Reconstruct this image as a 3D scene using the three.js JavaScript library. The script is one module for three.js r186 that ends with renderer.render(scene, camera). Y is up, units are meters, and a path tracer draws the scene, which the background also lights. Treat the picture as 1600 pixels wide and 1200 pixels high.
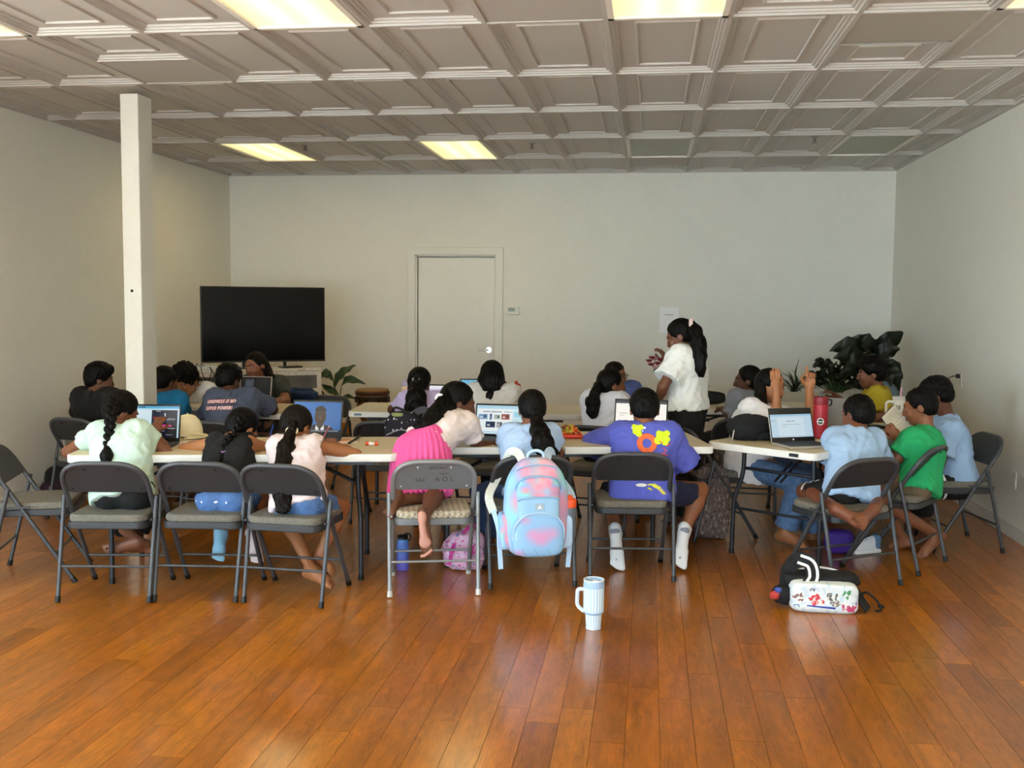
import * as THREE from 'three';
import { RoundedBoxGeometry } from 'three/addons/geometries/RoundedBoxGeometry.js';
import { DecalGeometry } from 'three/addons/geometries/DecalGeometry.js';
import { mergeGeometries } from 'three/addons/utils/BufferGeometryUtils.js';
import { RectAreaLightUniformsLib } from 'three/addons/lights/RectAreaLightUniformsLib.js';
import { ImprovedNoise } from 'three/addons/math/ImprovedNoise.js';

// ---------------------------------------------------------------- camera, sky, sun, exposure
const scene = new THREE.Scene();
const FOCAL = 1605.43, YAW = 0.1324, PITCH = 0.0796, ROLL = 0.0086, EYE = 1.6;   // measured from the room's vanishing lines
const camera = new THREE.PerspectiveCamera(2 * Math.atan(600 / FOCAL) * 180 / Math.PI, 4 / 3, 0.05, 200);
camera.position.set(0, EYE, 0);
camera.rotation.order = 'YXZ';
camera.rotation.set(-PITCH, YAW, ROLL);
camera.updateMatrixWorld(true);
const renderer = new THREE.WebGLRenderer({ antialias: true });
renderer.toneMapping = THREE.LinearToneMapping;
renderer.toneMappingExposure = 1.0;
renderer.shadowMap.enabled = true;
RectAreaLightUniformsLib.init();
scene.background = new THREE.Color(0.76, 0.95, 1.06);                  // bright hazy sky outside the shop windows
scene.backgroundIntensity = scene.environmentIntensity = 9.7;
const sunDir = new THREE.Vector3(-0.30, 0.86, -0.42).normalize();     // high, coming over the roof: no direct sun in the room
const sun = new THREE.DirectionalLight(0xfffaf0, 62);
sun.name = 'sun';
sun.position.copy(sunDir).multiplyScalar(30);
sun.target.position.set(0, 0, 6);
sun.castShadow = true;
Object.assign(sun.shadow.camera, { left: -22, right: 22, top: 22, bottom: -22, near: 1, far: 80 });
sun.shadow.mapSize.set(2048, 2048);
scene.add(sun, sun.target);

// ---------------------------------------------------------------- helpers
let seed = 7;
const rnd = () => { seed = (seed * 1664525 + 1013904223) >>> 0; return seed / 4294967296; };
const rr = (a, b) => a + (b - a) * rnd();
const V = (x, y, z) => new THREE.Vector3(x, y, z);
const noise = new ImprovedNoise();
const nz = (x, y, z) => noise.noise(x + 31.7, y + 17.3, z + 5.9);
function ray(u, v) { return V((u - 800) / FOCAL, (600 - v) / FOCAL, -1).applyEuler(camera.rotation); }
function onY(u, v, y) { const d = ray(u, v), t = (y - EYE) / d.y; return d.multiplyScalar(t).add(camera.position); }
function onZ(u, v, z) { const d = ray(u, v), t = z / d.z; return d.multiplyScalar(t).add(camera.position); }
function onX(u, v, x) { const d = ray(u, v), t = x / d.x; return d.multiplyScalar(t).add(camera.position); }
const taken = {};
function numbered(n) { const k = taken[n] = (taken[n] ?? -1) + 1; return k ? `${n}_${String(k).padStart(3, '0')}` : n; }
function put(o, name, parent) {
  o.name = parent ? name : numbered(name);
  o.traverse((m) => { if (m.isMesh) { m.castShadow = true; m.receiveShadow = true; } });
  (parent ?? scene).add(o);
  return o;
}
function part(name, geo, mat, parent, pos, rot) {
  const m = new THREE.Mesh(geo, mat);
  if (pos) m.position.set(...pos);
  if (rot) m.rotation.set(...rot);
  return put(m, name, parent);
}
function thing(name, label, category, pos = [0, 0, 0], turn = 0, group) {
  const g = new THREE.Group();
  g.position.set(...pos); g.rotation.y = turn;
  g.userData = { label, category };
  if (group) g.userData.group = group;
  return put(g, name);
}
function struct(name, geo, mat, pos, rot) {
  const m = geo ? new THREE.Mesh(geo, mat) : new THREE.Group();
  if (pos) m.position.set(...pos);
  if (rot) m.rotation.set(...rot);
  m.userData.kind = 'structure';
  put(m, name); m.name = name;
  return m;
}
function copyOf(o, label, pos, turn) {
  const c = o.clone(); c.name = numbered(o.name.replace(/_\d{3}$/, '')); scene.add(c);
  c.userData = { ...o.userData }; if (label) c.userData.label = label;
  c.position.set(...pos); c.rotation.y = turn;
  return c;
}
const box = (w, h, d, x = 0, y = 0, z = 0) => new THREE.BoxGeometry(w, h, d).translate(x, y, z);
const rbox = (w, h, d, r = 0.01, x = 0, y = 0, z = 0, s = 2) => new RoundedBoxGeometry(w, h, d, s, Math.min(r, w / 2.01, h / 2.01, d / 2.01)).translate(x, y, z);
const cyl = (r0, r1, h, x = 0, y = 0, z = 0, n = 20) => new THREE.CylinderGeometry(r0, r1, h, n).translate(x, y, z);
function lathe(pts, n = 28) { return new THREE.LatheGeometry(pts.map(([r, y]) => new THREE.Vector2(r, y)), n); }
function merge(list) { return mergeGeometries(list.map((g) => (g.index ? g.toNonIndexed() : g)).map((g) => { for (const k of Object.keys(g.attributes)) if (!['position', 'normal', 'uv'].includes(k)) g.deleteAttribute(k); return g; })); }
class Poly extends THREE.Curve {           // polyline with rounded corners
  constructor(pts, r = 0.03) {
    super(); this.path = new THREE.CurvePath();
    const p = pts.map((q) => (q.isVector3 ? q : V(...q)));
    let last = p[0];
    for (let i = 1; i < p.length - 1; i++) {
      const a = p[i].clone().sub(p[i - 1]), b = p[i + 1].clone().sub(p[i]);
      const k = Math.min(r, a.length() / 2.01, b.length() / 2.01);
      const s = p[i].clone().addScaledVector(a.normalize(), -k), e = p[i].clone().addScaledVector(b.normalize(), k);
      this.path.add(new THREE.LineCurve3(last, s)); this.path.add(new THREE.QuadraticBezierCurve3(s, p[i], e)); last = e;
    }
    this.path.add(new THREE.LineCurve3(last, p[p.length - 1]));
  }
  getPoint(t, o) { const q = this.path.getPoint(Math.min(1, Math.max(0, t))); return o ? o.copy(q) : q; }
}
const tubeP = (pts, r, bend = 0.03, seg = 36, rad = 10) => new THREE.TubeGeometry(new Poly(pts, bend), seg, r, rad, false);
const tubeC = (pts, r, seg = 32, rad = 8) => new THREE.TubeGeometry(new THREE.CatmullRomCurve3(pts.map((q) => (q.isVector3 ? q : V(...q)))), seg, r, rad, false);
function rod(a, b, r0, r1 = r0, n = 12) {
  a = a.isVector3 ? a : V(...a); b = b.isVector3 ? b : V(...b);
  const d = b.clone().sub(a), g = new THREE.CylinderGeometry(r1, r0, d.length(), n);
  g.applyQuaternion(new THREE.Quaternion().setFromUnitVectors(V(0, 1, 0), d.clone().normalize()));
  return g.translate((a.x + b.x) / 2, (a.y + b.y) / 2, (a.z + b.z) / 2);
}
function ribbon(pts, w, t, up, off = 0, lift = 0) {          // a flat strap along points; w across, t thick
  const c = new THREE.CatmullRomCurve3(pts.map((q) => (q.isVector3 ? q : V(...q)))), N = 28, pos = [], idx = [];
  for (let i = 0; i <= N; i++) {
    const p = c.getPoint(i / N), T = c.getTangent(i / N), S = V(...up).cross(T).normalize(), Nn = T.clone().cross(S).normalize(); p.addScaledVector(S, off).addScaledVector(Nn, lift);
    for (const [a, b] of [[-1, -1], [1, -1], [1, 1], [-1, 1]]) pos.push(...p.clone().addScaledVector(S, a * w / 2).addScaledVector(Nn, b * t / 2).toArray());
  }
  for (let i = 0; i < N; i++) for (let k = 0; k < 4; k++) { const a = i * 4 + k, b = i * 4 + (k + 1) % 4; idx.push(a, b, a + 4, b, b + 4, a + 4); }
  idx.push(0, 2, 1, 0, 3, 2); const e = N * 4; idx.push(e, e + 1, e + 2, e, e + 2, e + 3);
  const g = new THREE.BufferGeometry();
  g.setAttribute('position', new THREE.Float32BufferAttribute(pos, 3)); g.setIndex(idx);
  const f = g.toNonIndexed(); f.computeVertexNormals();
  f.setAttribute('uv', new THREE.Float32BufferAttribute(new Float32Array(f.attributes.position.count * 2), 2));
  return f;
}
function mat(c, rough = 0.6, extra = {}) {
  const Cl = extra.physical ? THREE.MeshPhysicalMaterial : THREE.MeshStandardMaterial; const e = { ...extra }; delete e.physical;
  return new Cl({ color: new THREE.Color(c), roughness: rough, ...e });
}
function canvasTex(w, h, draw) {
  const c = document.createElement('canvas'); c.width = w; c.height = h; const x = c.getContext('2d'); draw(x, w, h);
  const t = new THREE.CanvasTexture(c); t.colorSpace = THREE.SRGBColorSpace; t.anisotropy = 4; return t;
}
function dataTex(w, h, fn, srgb = true, rep = true) {
  const d = new Uint8Array(w * h * 4);
  for (let j = 0; j < h; j++) for (let i = 0; i < w; i++) { const c = fn(i / w, j / h), o = (j * w + i) * 4; d[o] = c[0]; d[o + 1] = c[1]; d[o + 2] = c[2]; d[o + 3] = 255; }
  const t = new THREE.DataTexture(d, w, h); t.magFilter = THREE.LinearFilter; t.minFilter = THREE.LinearMipmapLinearFilter; t.generateMipmaps = true;
  if (srgb) t.colorSpace = THREE.SRGBColorSpace;
  if (rep) t.wrapS = t.wrapT = THREE.RepeatWrapping;
  t.needsUpdate = true; return t;
}
const clamp = (v, a = 0, b = 255) => Math.max(a, Math.min(b, v));
const grey = (f) => (u, v) => { const g = clamp(f(u, v) * 255); return [g, g, g]; };
function fbm(x, y, z, o = 4) { let s = 0, a = 0.5; for (let i = 0; i < o; i++) { s += a * nz(x, y, z); x *= 2.03; y *= 2.03; a *= 0.5; } return s; }

// ---------------------------------------------------------------- room
const XL = -4.76, XR = 2.52, ZB = -11.285, ZF = 3.4, HC = 3.0;
// smooth-tiling noise on a torus keeps repeats seamless
const tor = (u, v, f, s = 0) => { const a = u * Math.PI * 2, b = v * Math.PI * 2, r = f / 6.2832; return nz(Math.cos(a) * r + s, Math.sin(a) * r + Math.cos(b) * r, Math.sin(b) * r + s * 1.7); };
const wallBump = dataTex(512, 512, grey((u, v) => 0.5 + 0.32 * tor(u, v, 60) + 0.28 * tor(u, v, 130, 9)), false);
const wallTone = dataTex(256, 256, (u, v) => { const n = tor(u, v, 5) * 1.5 + tor(u, v, 24, 3) * 2; return [246 + n, 245 + n, 242 + n]; });
function wallMat(color) {
  return new THREE.MeshStandardMaterial({ color, roughness: 0.72, map: wallTone, bumpMap: wallBump, bumpScale: 0.0022 });
}
const wallPaint = wallMat(new THREE.Color(0.865, 0.86, 0.80));
function uvMetres(g, k = 1) {         // planar uv in metres from the dominant normal
  const p = g.attributes.position, n = g.attributes.normal, uv = new Float32Array(p.count * 2);
  for (let i = 0; i < p.count; i++) {
    const ax = Math.abs(n.getX(i)), ay = Math.abs(n.getY(i)), az = Math.abs(n.getZ(i));
    if (ax > ay && ax > az) { uv[i * 2] = p.getZ(i) * k; uv[i * 2 + 1] = p.getY(i) * k; }
    else if (ay > az) { uv[i * 2] = p.getX(i) * k; uv[i * 2 + 1] = p.getZ(i) * k; }
    else { uv[i * 2] = p.getX(i) * k; uv[i * 2 + 1] = p.getY(i) * k; }
  }
  g.setAttribute('uv', new THREE.BufferAttribute(uv, 2)); return g;
}
const WT = 0.14, DEP = ZF - ZB;
const SZ0 = -4.0, SZ1 = 1.6, SY0 = 0.25, SY1 = 2.7;                    // side window of the shop, behind and left of the camera
struct('wall_left', uvMetres(merge([box(WT, HC + 0.5, SZ0 - ZB + WT, XL - WT / 2, (HC + 0.5) / 2, (SZ0 + ZB - WT) / 2), box(WT, HC + 0.5, ZF + WT - SZ1, XL - WT / 2, (HC + 0.5) / 2, (ZF + WT + SZ1) / 2),
  box(WT, SY0, SZ1 - SZ0, XL - WT / 2, SY0 / 2, (SZ0 + SZ1) / 2), box(WT, HC + 0.5 - SY1, SZ1 - SZ0, XL - WT / 2, (HC + 0.5 + SY1) / 2, (SZ0 + SZ1) / 2)])), wallPaint);
struct('wall_right', uvMetres(box(WT, HC + 0.5, DEP + 2 * WT, XR + WT / 2, (HC + 0.5) / 2, (ZF + ZB) / 2)), wallPaint);
// back wall with the door opening left out
const DX0 = -2.60, DX1 = -1.695, DH = 2.115;
struct('wall_back', uvMetres(merge([
  box(DX0 - XL, HC + 0.5, WT, (DX0 + XL) / 2, (HC + 0.5) / 2, ZB - WT / 2), box(XR - DX1, HC + 0.5, WT, (DX1 + XR) / 2, (HC + 0.5) / 2, ZB - WT / 2),
  box(DX1 - DX0, HC + 0.5 - DH, WT, (DX0 + DX1) / 2, (HC + 0.5 + DH) / 2, ZB - WT / 2)])), wallPaint);
// shop front behind the camera: three large windows over a low sill
const WX = [[-4.5, -2.3], [-2.2, 0.0], [0.1, 2.3]], WY0 = 0.25, WY1 = 2.7;
const frontParts = [box(XR - XL, WY0, WT, (XL + XR) / 2, WY0 / 2, ZF + WT / 2), box(XR - XL, HC + 0.5 - WY1, WT, (XL + XR) / 2, (HC + 0.5 + WY1) / 2, ZF + WT / 2)];
let lastX = XL;
for (const [a, b] of [...WX, [XR, XR]]) { frontParts.push(box(a - lastX, WY1 - WY0, WT, (a + lastX) / 2, (WY0 + WY1) / 2, ZF + WT / 2)); lastX = b; }
struct('wall_front', uvMetres(merge(frontParts)), wallPaint);
const alu = mat(0x8a8d90, 0.35, { metalness: 0.8 });
const paneGlass = new THREE.MeshPhysicalMaterial({ color: 0xffffff, roughness: 0.02, transmission: 1, thickness: 0, ior: 1.5 });
WX.forEach(([a, b], i) => {
  const w = struct(`window_${i + 1}`, null, null, [(a + b) / 2, WY0, ZF + WT / 2]), W = b - a, Hh = WY1 - WY0;
  part('window_frame', merge([box(W, 0.05, 0.1, 0, 0.025, 0), box(W, 0.05, 0.1, 0, Hh - 0.025, 0), box(0.05, Hh, 0.1, -W / 2 + 0.025, Hh / 2, 0), box(0.05, Hh, 0.1, W / 2 - 0.025, Hh / 2, 0)]), alu, w);
  part('pane', box(W - 0.1, Hh - 0.1, 0.008, 0, Hh / 2, 0), paneGlass, w);
});
{
  const w = struct('window_4', null, null, [XL - WT / 2, SY0, (SZ0 + SZ1) / 2]), W = SZ1 - SZ0, Hh = SY1 - SY0;
  part('window_frame', merge([box(0.1, 0.05, W, 0, 0.025, 0), box(0.1, 0.05, W, 0, Hh - 0.025, 0), ...[-0.5, 0, 0.5].map((k) => box(0.1, Hh, 0.05, 0, Hh / 2, k * (W - 0.05)))]), alu, w);
  for (const s of [-1, 1]) part('pane', box(0.008, Hh - 0.1, W / 2 - 0.075, 0, Hh / 2, s * W / 4), paneGlass, w);
}
struct('side_pavement', box(14, 0.1, 30, XL - WT - 7.2, -0.12, -6), mat(0xb2b6b4, 0.9));
struct('pavement', box(40, 0.1, 26, 0, -0.12, ZF + WT + 13.2), mat(0xb2b6b4, 0.9));
const trimPaint = mat(0xd9d7cf, 0.5);
struct('baseboard_left', rbox(0.015, 0.1, DEP, 0.004, XL + 0.0075, 0.05, (ZF + ZB) / 2), trimPaint);
struct('baseboard_right', rbox(0.015, 0.1, DEP, 0.004, XR - 0.0075, 0.05, (ZF + ZB) / 2), trimPaint);
struct('baseboard_back', merge([rbox(DX0 - 0.09 - XL, 0.1, 0.015, 0.004, (DX0 - 0.09 + XL) / 2, 0.05, ZB + 0.0075), rbox(XR - DX1 - 0.09, 0.1, 0.015, 0.004, (DX1 + 0.09 + XR) / 2, 0.05, ZB + 0.0075)]), trimPaint);

struct('trim_1', box(XR - XL, 0.2, 0.3, (XL + XR) / 2, -0.1, ZB - 0.15), wallPaint);      // sill under the far wall
// door
{
  const d = struct('door_1', null, null, [(DX0 + DX1) / 2, 0, ZB]), w = DX1 - DX0;
  const dm = wallMat(new THREE.Color(0.865, 0.86, 0.80)); dm.roughness = 0.45; dm.bumpScale = 0.0008;
  part('door_panel', uvMetres(rbox(w - 0.05, DH - 0.035, 0.045, 0.004, 0.004, DH / 2 - 0.012, -0.05)), dm, d);
  part('door_frame', merge([rbox(0.085, DH + 0.085, 0.025, 0.006, -w / 2 - 0.042, (DH + 0.085) / 2, 0.0125), rbox(0.085, DH + 0.085, 0.025, 0.006, w / 2 + 0.042, (DH + 0.085) / 2, 0.0125), rbox(w + 0.17, 0.085, 0.025, 0.006, 0, DH + 0.0425, 0.0126),
    box(0.016, DH, 0.13, -w / 2 + 0.008, DH / 2, -0.065), box(0.016, DH, 0.13, w / 2 - 0.008, DH / 2, -0.065), box(w, 0.016, 0.13, 0, DH - 0.008, -0.065), box(0.012, DH, 0.03, -w / 2 + 0.022, DH / 2, -0.085), box(w, DH, 0.01, 0, DH / 2, -0.135), box(w, 0.02, 0.14, 0, -0.008, -0.07)]), dm, d);
  const h = part('door_handle', merge([rod([0.378, 1.065, -0.03], [0.378, 1.065, -0.018], 0.033), rod([0.378, 1.065, -0.03], [0.378, 1.065, 0.03], 0.011), tubeP([[0.378, 1.065, 0.026], [0.34, 1.065, 0.034], [0.27, 1.06, 0.03]], 0.0095, 0.02)]), mat(0xcfd0d0, 0.18, { metalness: 1 }), d);
  h.userData.label = 'chrome lever handle';
}

// floor: every plank a piece; the largest 300 in view on their own, the far and unseen rest joined
const woodMap = dataTex(1024, 1024, (u, v) => {
  // eight boards side by side in u (0.127 m each), 2.4 m in v
  const b = Math.floor(u * 8), x = (u * 8 - b), y = v * 2.4, s = b * 13.1;
  const yy = Math.min(v, 1 - v) * 2.4;                             // mirrored so the texture repeats along the board
  const wob = 0.55 * nz(x * 1.3 + s, yy * 1.1, s) + 0.22 * nz(x * 3 + s, yy * 3.2, s + 4);
  const r = (x - 0.5 + 0.35 * Math.sin(s)) * 1.5 + wob * 1.7;
  const curl = nz(x * 5 + s, yy * 9, 31) + 0.6 * nz(x * 11 + s, yy * 19, 37);
  const ring = Math.pow(0.5 + 0.5 * Math.sin(r * 36 + 2.2 * curl + 3 * nz(x * 6 + s, yy * 5, 2)), 7) * (0.55 + 0.6 * nz(x * 3 + s, yy * 2.5, 41));
  const fine = nz(x * 40 + s, yy * 4, 3) * 0.5 + nz(x * 90 + s, yy * 9, 7) * 0.4;
  const pore = Math.max(0, nz(x * 55 + s, yy * 26, 11) - 0.36) * 1.6;
  const patch = nz(x * 1.6 + s, yy * 1.6, 21) * 0.5 + nz(x * 4 + s, yy * 2.2, 1) * 0.3;
  const k = 0.96 + 0.26 * patch + 0.12 * fine + 0.10 * curl - 0.22 * ring - 0.5 * pore;
  return [clamp(188 * k + 14 * ring), clamp(112 * k), clamp(20 * k)];
});
const plankMats = [[1.0, 1.0, 1.0], [0.86, 0.84, 0.82], [1.14, 1.16, 1.12], [0.94, 0.9, 0.9], [1.06, 1.0, 0.92], [0.78, 0.74, 0.74], [1.22, 1.26, 1.25]].map((c, i) => new THREE.MeshPhysicalMaterial({ map: woodMap, color: new THREE.Color(c[0], c[1], c[2]).multiplyScalar(0.80), roughness: 0.30 + 0.02 * (i % 3), clearcoat: 0.45, clearcoatRoughness: 0.14 }));
{
  const floor = struct('floor', box(XR - XL, 0.12, DEP, (XL + XR) / 2, -0.075, (ZF + ZB) / 2), mat(0x24130a, 0.9));
  const PW = 0.127, planks = [], geos = {};
  for (let c = 0; c * PW < XR - XL; c++) {
    const x0 = XL + c * PW, w = Math.min(PW, XR - x0);
    let z = ZB - rr(0, 1.1);
    while (z < ZF) {
      const L = [0.6, 0.9, 1.2, 1.2, 1.5][Math.floor(rnd() * 5)], a = Math.max(z, ZB), b = Math.min(z + L, ZF); z += L;
      const tone = [0, 0, 1, 2, 3, 4, 4, 5, 0, 3, 6][Math.floor(rnd() * 11)], bd = Math.floor(rnd() * 8), sh = Math.floor(rnd() * 4);
      if (b - a > 0.05 && w > 0.01) planks.push({ x: x0 + w / 2, z: (a + b) / 2, w, L: b - a, tone, bd, sh });
    }
  }
  const geoFor = (p) => {
    const k = [p.w.toFixed(3), p.L.toFixed(3), p.bd, p.sh].join('_');
    if (!geos[k]) {
      const g = new THREE.BoxGeometry(p.w - 0.0016, 0.016, p.L - 0.0016), q = g.attributes.position, uv = g.attributes.uv;
      for (let i = 0; i < q.count; i++) uv.setXY(i, (p.bd + 0.03 + 0.94 * (q.getX(i) / PW + 0.5)) / 8, (q.getZ(i) + p.sh * 0.53) / 2.4);
      geos[k] = g;
    }
    return geos[k];
  };
  const fr = new THREE.Frustum().setFromProjectionMatrix(new THREE.Matrix4().multiplyMatrices(camera.projectionMatrix, camera.matrixWorldInverse));
  for (const p of planks) { const v = V(p.x, 0, p.z); p.d = fr.intersectsSphere(new THREE.Sphere(v, p.L / 2)) && p.z < -2 ? v.distanceTo(camera.position) : 99; }
  planks.sort((a, b) => a.d - b.d);
  const rest = plankMats.map(() => []);
  planks.forEach((p, i) => {
    if (i < 300) part('plank', geoFor(p), plankMats[p.tone], floor, [p.x, -0.008, p.z]);
    else rest[p.tone].push(geoFor(p).clone().translate(p.x, -0.008, p.z));
  });
  const restG = new THREE.Group(); restG.name = 'far_planks'; restG.userData.kind = 'stuff';
  const groups = rest.map((l) => merge(l)), all = mergeGeometries(groups, true);
  const m = part('far_planks', all, plankMats, floor); m.userData.kind = 'stuff';
}

// ceiling: lay-in grid of 2 x 4 ft coffered panels
const GX = -0.245, GZ = -7.693, TW = 0.61, TL = 1.22;
{
  const tileMat = mat(0xbdb9b3, 0.5, { bumpMap: wallBump, bumpScale: 0.0004 });
  const flatMat = mat(0xb5b1ab, 0.7), teeMat = mat(0xbab6b0, 0.5), bareMat = mat(0xa9a499, 0.85);
  const ceiling = struct('ceiling', box(XR - XL, 0.12, DEP, (XL + XR) / 2, HC + 0.32, (ZF + ZB) / 2), mat(0x6a655e, 0.9));
  const prof = [[0.013, 0], [0.016, 0.009], [0.030, 0.010], [0.033, 0.019], [0.046, 0.020], [0.050, 0.030], [0.138, 0.030], [0.142, 0.020], [0.152, 0.020], [0.156, 0.030]];
  function panelGeo(w, l, pr) {
    const pos = [], q = (a, b, c, d) => pos.push(...a, ...b, ...c, ...a, ...c, ...d);
    const rect = ([i, y]) => [[-w / 2 + i, y, -l / 2 + i], [w / 2 - i, y, -l / 2 + i], [w / 2 - i, y, l / 2 - i], [-w / 2 + i, y, l / 2 - i]];
    const fit = pr.filter(([i]) => i < Math.min(w, l) / 2 - 0.02);
    for (let k = 0; k < fit.length - 1; k++) { const A = rect(fit[k]), B = rect(fit[k + 1]); for (let s = 0; s < 4; s++) q(A[s], A[(s + 1) % 4], B[(s + 1) % 4], B[s]); }
    const E = rect(fit[fit.length - 1]); q(E[0], E[1], E[2], E[3]);
    const g = new THREE.BufferGeometry(); g.setAttribute('position', new THREE.Float32BufferAttribute(pos, 3)); g.computeVertexNormals(); return uvMetres(g);
  }
  const flat = [[0.013, 0.004], [0.02, 0.004], [0.03, 0.0041]];
  const cache = {}, pg = (w, l, f) => cache[[w.toFixed(3), l.toFixed(3), f]] ??= panelGeo(w, l, f ? flat : prof);
  const lampCols = { '-3': 1, '0': 1, '3': 1, '-6': 1 };
  const rowOf = (k) => GZ - k * TL;                       // near edge z of row k (rows go to -z)
  const colX = []; for (let c = -8; c <= 5; c++) colX.push(GX + c * TW);
  for (let c = -8; c <= 4; c++) {
    const a = Math.max(XL, GX + c * TW), b = Math.min(XR, GX + (c + 1) * TW); if (b - a < 0.06) continue;
    for (let k = -9; k <= 2; k++) {
      const z0 = Math.min(rowOf(k), ZF), z1 = Math.max(rowOf(k + 1), ZB); if (z0 - z1 < 0.1) continue;
      const lampHere = (k === 1 && [-6, -3, 0, 3].includes(c)) || ((k === -3 || k === -6) && [-6, -3, 0, 3].includes(c));
      if (lampHere) continue;
      const halves = [];
      if (k === -2 && c === 2) halves.push([z0, z0 - TL / 2, 2], [z0 - TL / 2, z1, 0]);
      else if (k === -2 && c === -5) halves.push([z0, z0 - TL / 2, 0], [z0 - TL / 2, z1, 1]);
      else if (k === 2 && (c === 0 || c === 2)) halves.push([z0, z0 - TL / 2, 1], [z0 - TL / 2, z1, 0]);
      else if (k === -3 && c === -1) halves.push([z0, z1, 1]);
      else halves.push([z0, z1, 0]);
      for (const [p, q, f] of halves) {
        const t = part('ceiling_tile', pg(b - a, p - q, f), f === 2 ? bareMat : f ? flatMat : tileMat, ceiling, [(a + b) / 2, HC, (p + q) / 2]);
        if (f) t.userData.label = 'flat plain ceiling panel among the moulded ones';
      }
    }
  }
  for (const x of colX) if (x > XL + 0.05 && x < XR - 0.05) part('ceiling_rail', box(0.024, 0.012, DEP, x, HC + 0.004, (ZF + ZB) / 2), teeMat, ceiling);
  for (let k = -8; k <= 2; k++) if (rowOf(k) < ZF - 0.1) part('ceiling_cross_rail', box(XR - XL, 0.012, 0.024, (XL + XR) / 2, HC + 0.0041, rowOf(k)), teeMat, ceiling);
  part('wall_angle', merge([box(0.03, 0.012, DEP, XL + 0.015, HC + 0.003, (ZF + ZB) / 2), box(0.03, 0.012, DEP, XR - 0.015, HC + 0.003, (ZF + ZB) / 2), box(XR - XL, 0.012, 0.03, (XL + XR) / 2, HC + 0.003, ZB + 0.015)]), teeMat, ceiling);

  // troffers
  const rim = mat(0xe6e2d8, 0.4);
  const tubeLens = canvasTex(128, 256, (x, w, h) => { x.fillStyle = '#f4e49c'; x.fillRect(0, 0, w, h); for (const cx of [0.33, 0.67]) { const g = x.createLinearGradient((cx - 0.2) * w, 0, (cx + 0.2) * w, 0); g.addColorStop(0, 'rgba(255,250,220,0)'); g.addColorStop(0.5, 'rgba(255,252,232,1)'); g.addColorStop(1, 'rgba(255,250,220,0)'); x.fillStyle = g; x.fillRect(0, 6, w, h - 12); } });
  const lit = new THREE.MeshStandardMaterial({ color: 0xf6efd2, roughness: 0.5, emissive: 0xffffff, emissiveMap: tubeLens, emissiveIntensity: 1.05 });
  const off = mat(0x8f8f78, 0.35);
  const spots = [[1, -6, 1], [1, -3, 1], [1, 0, 0], [1, 3, 0], [-3, -6, 1], [-3, -3, 1], [-3, 0, 1], [-3, 3, 1], [-6, -6, 1], [-6, -3, 1], [-6, 0, 1], [-6, 3, 1]];
  for (const [k, c, on] of spots) {
    const z0 = rowOf(k), z1 = rowOf(k + 1), zc = (z0 + z1) / 2, xc = GX + (c + 0.5) * TW;
    const where = k === 1 ? (c < -4 ? 'nearest the television' : c === -3 ? 'above the white door' : c === 0 ? 'in line with the paper notice' : 'beside the right wall near the plants') : k === -3 ? ['over the left wall side of the front tables', 'over the children at the front tables', 'over the middle of the room floor', 'beside the right wall over open floor'][(c + 6) / 3] : ['by the shop windows nearest the left wall', 'by the shop windows, second from the left wall', 'by the shop windows, second from the right wall', 'by the shop windows nearest the right wall'][(c + 6) / 3];
    const t = thing('ceiling_light', (on ? 'lit fluorescent ceiling panel with yellowish lens ' : 'unlit ceiling light panel with dull olive lens ') + where, 'ceiling light', [xc, HC, zc], 0, k === -6 ? 'ceiling lights by the shop windows' : 'recessed ceiling lights');
    part('frame', merge([box(TW - 0.026, 0.02, 0.03, 0, 0.004, -TL / 2 + 0.028), box(TW - 0.026, 0.02, 0.03, 0, 0.004, TL / 2 - 0.028), box(0.03, 0.02, TL - 0.026, -TW / 2 + 0.028, 0.004, 0), box(0.03, 0.02, TL - 0.026, TW / 2 - 0.028, 0.004, 0)]), rim, t);
    part('housing', merge([box(TW - 0.03, 0.01, TL - 0.03, 0, 0.1, 0), box(TW - 0.03, 0.1, 0.01, 0, 0.055, TL / 2 - 0.03), box(TW - 0.03, 0.1, 0.01, 0, 0.055, -TL / 2 + 0.03)]), rim, t);
    part('diffuser', box(TW - 0.08, 0.006, TL - 0.08, 0, 0.010, 0), on ? lit : off, t);
    if (on) {
      const l = new THREE.RectAreaLight(0xffe2a0, 4.5, TW - 0.1, TL - 0.1);
      l.name = 'lamp_light'; l.position.set(0, -0.012, 0); l.rotation.x = -Math.PI / 2; t.add(l);
    }
  }
}
// column
{
  const t = thing('support_column', 'square white painted column rising from floor to ceiling', 'column', [-3.562, 0, -6.85]);
  part('shaft', uvMetres(rbox(0.132, HC, 0.2, 0.008, 0, HC / 2, 0)), wallPaint, t);
  part('bolt_hole', rod([-0.005, 1.655, 0.0985], [-0.005, 1.655, 0.1006], 0.011), mat(0x120f0c, 0.9), t);
}

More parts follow.
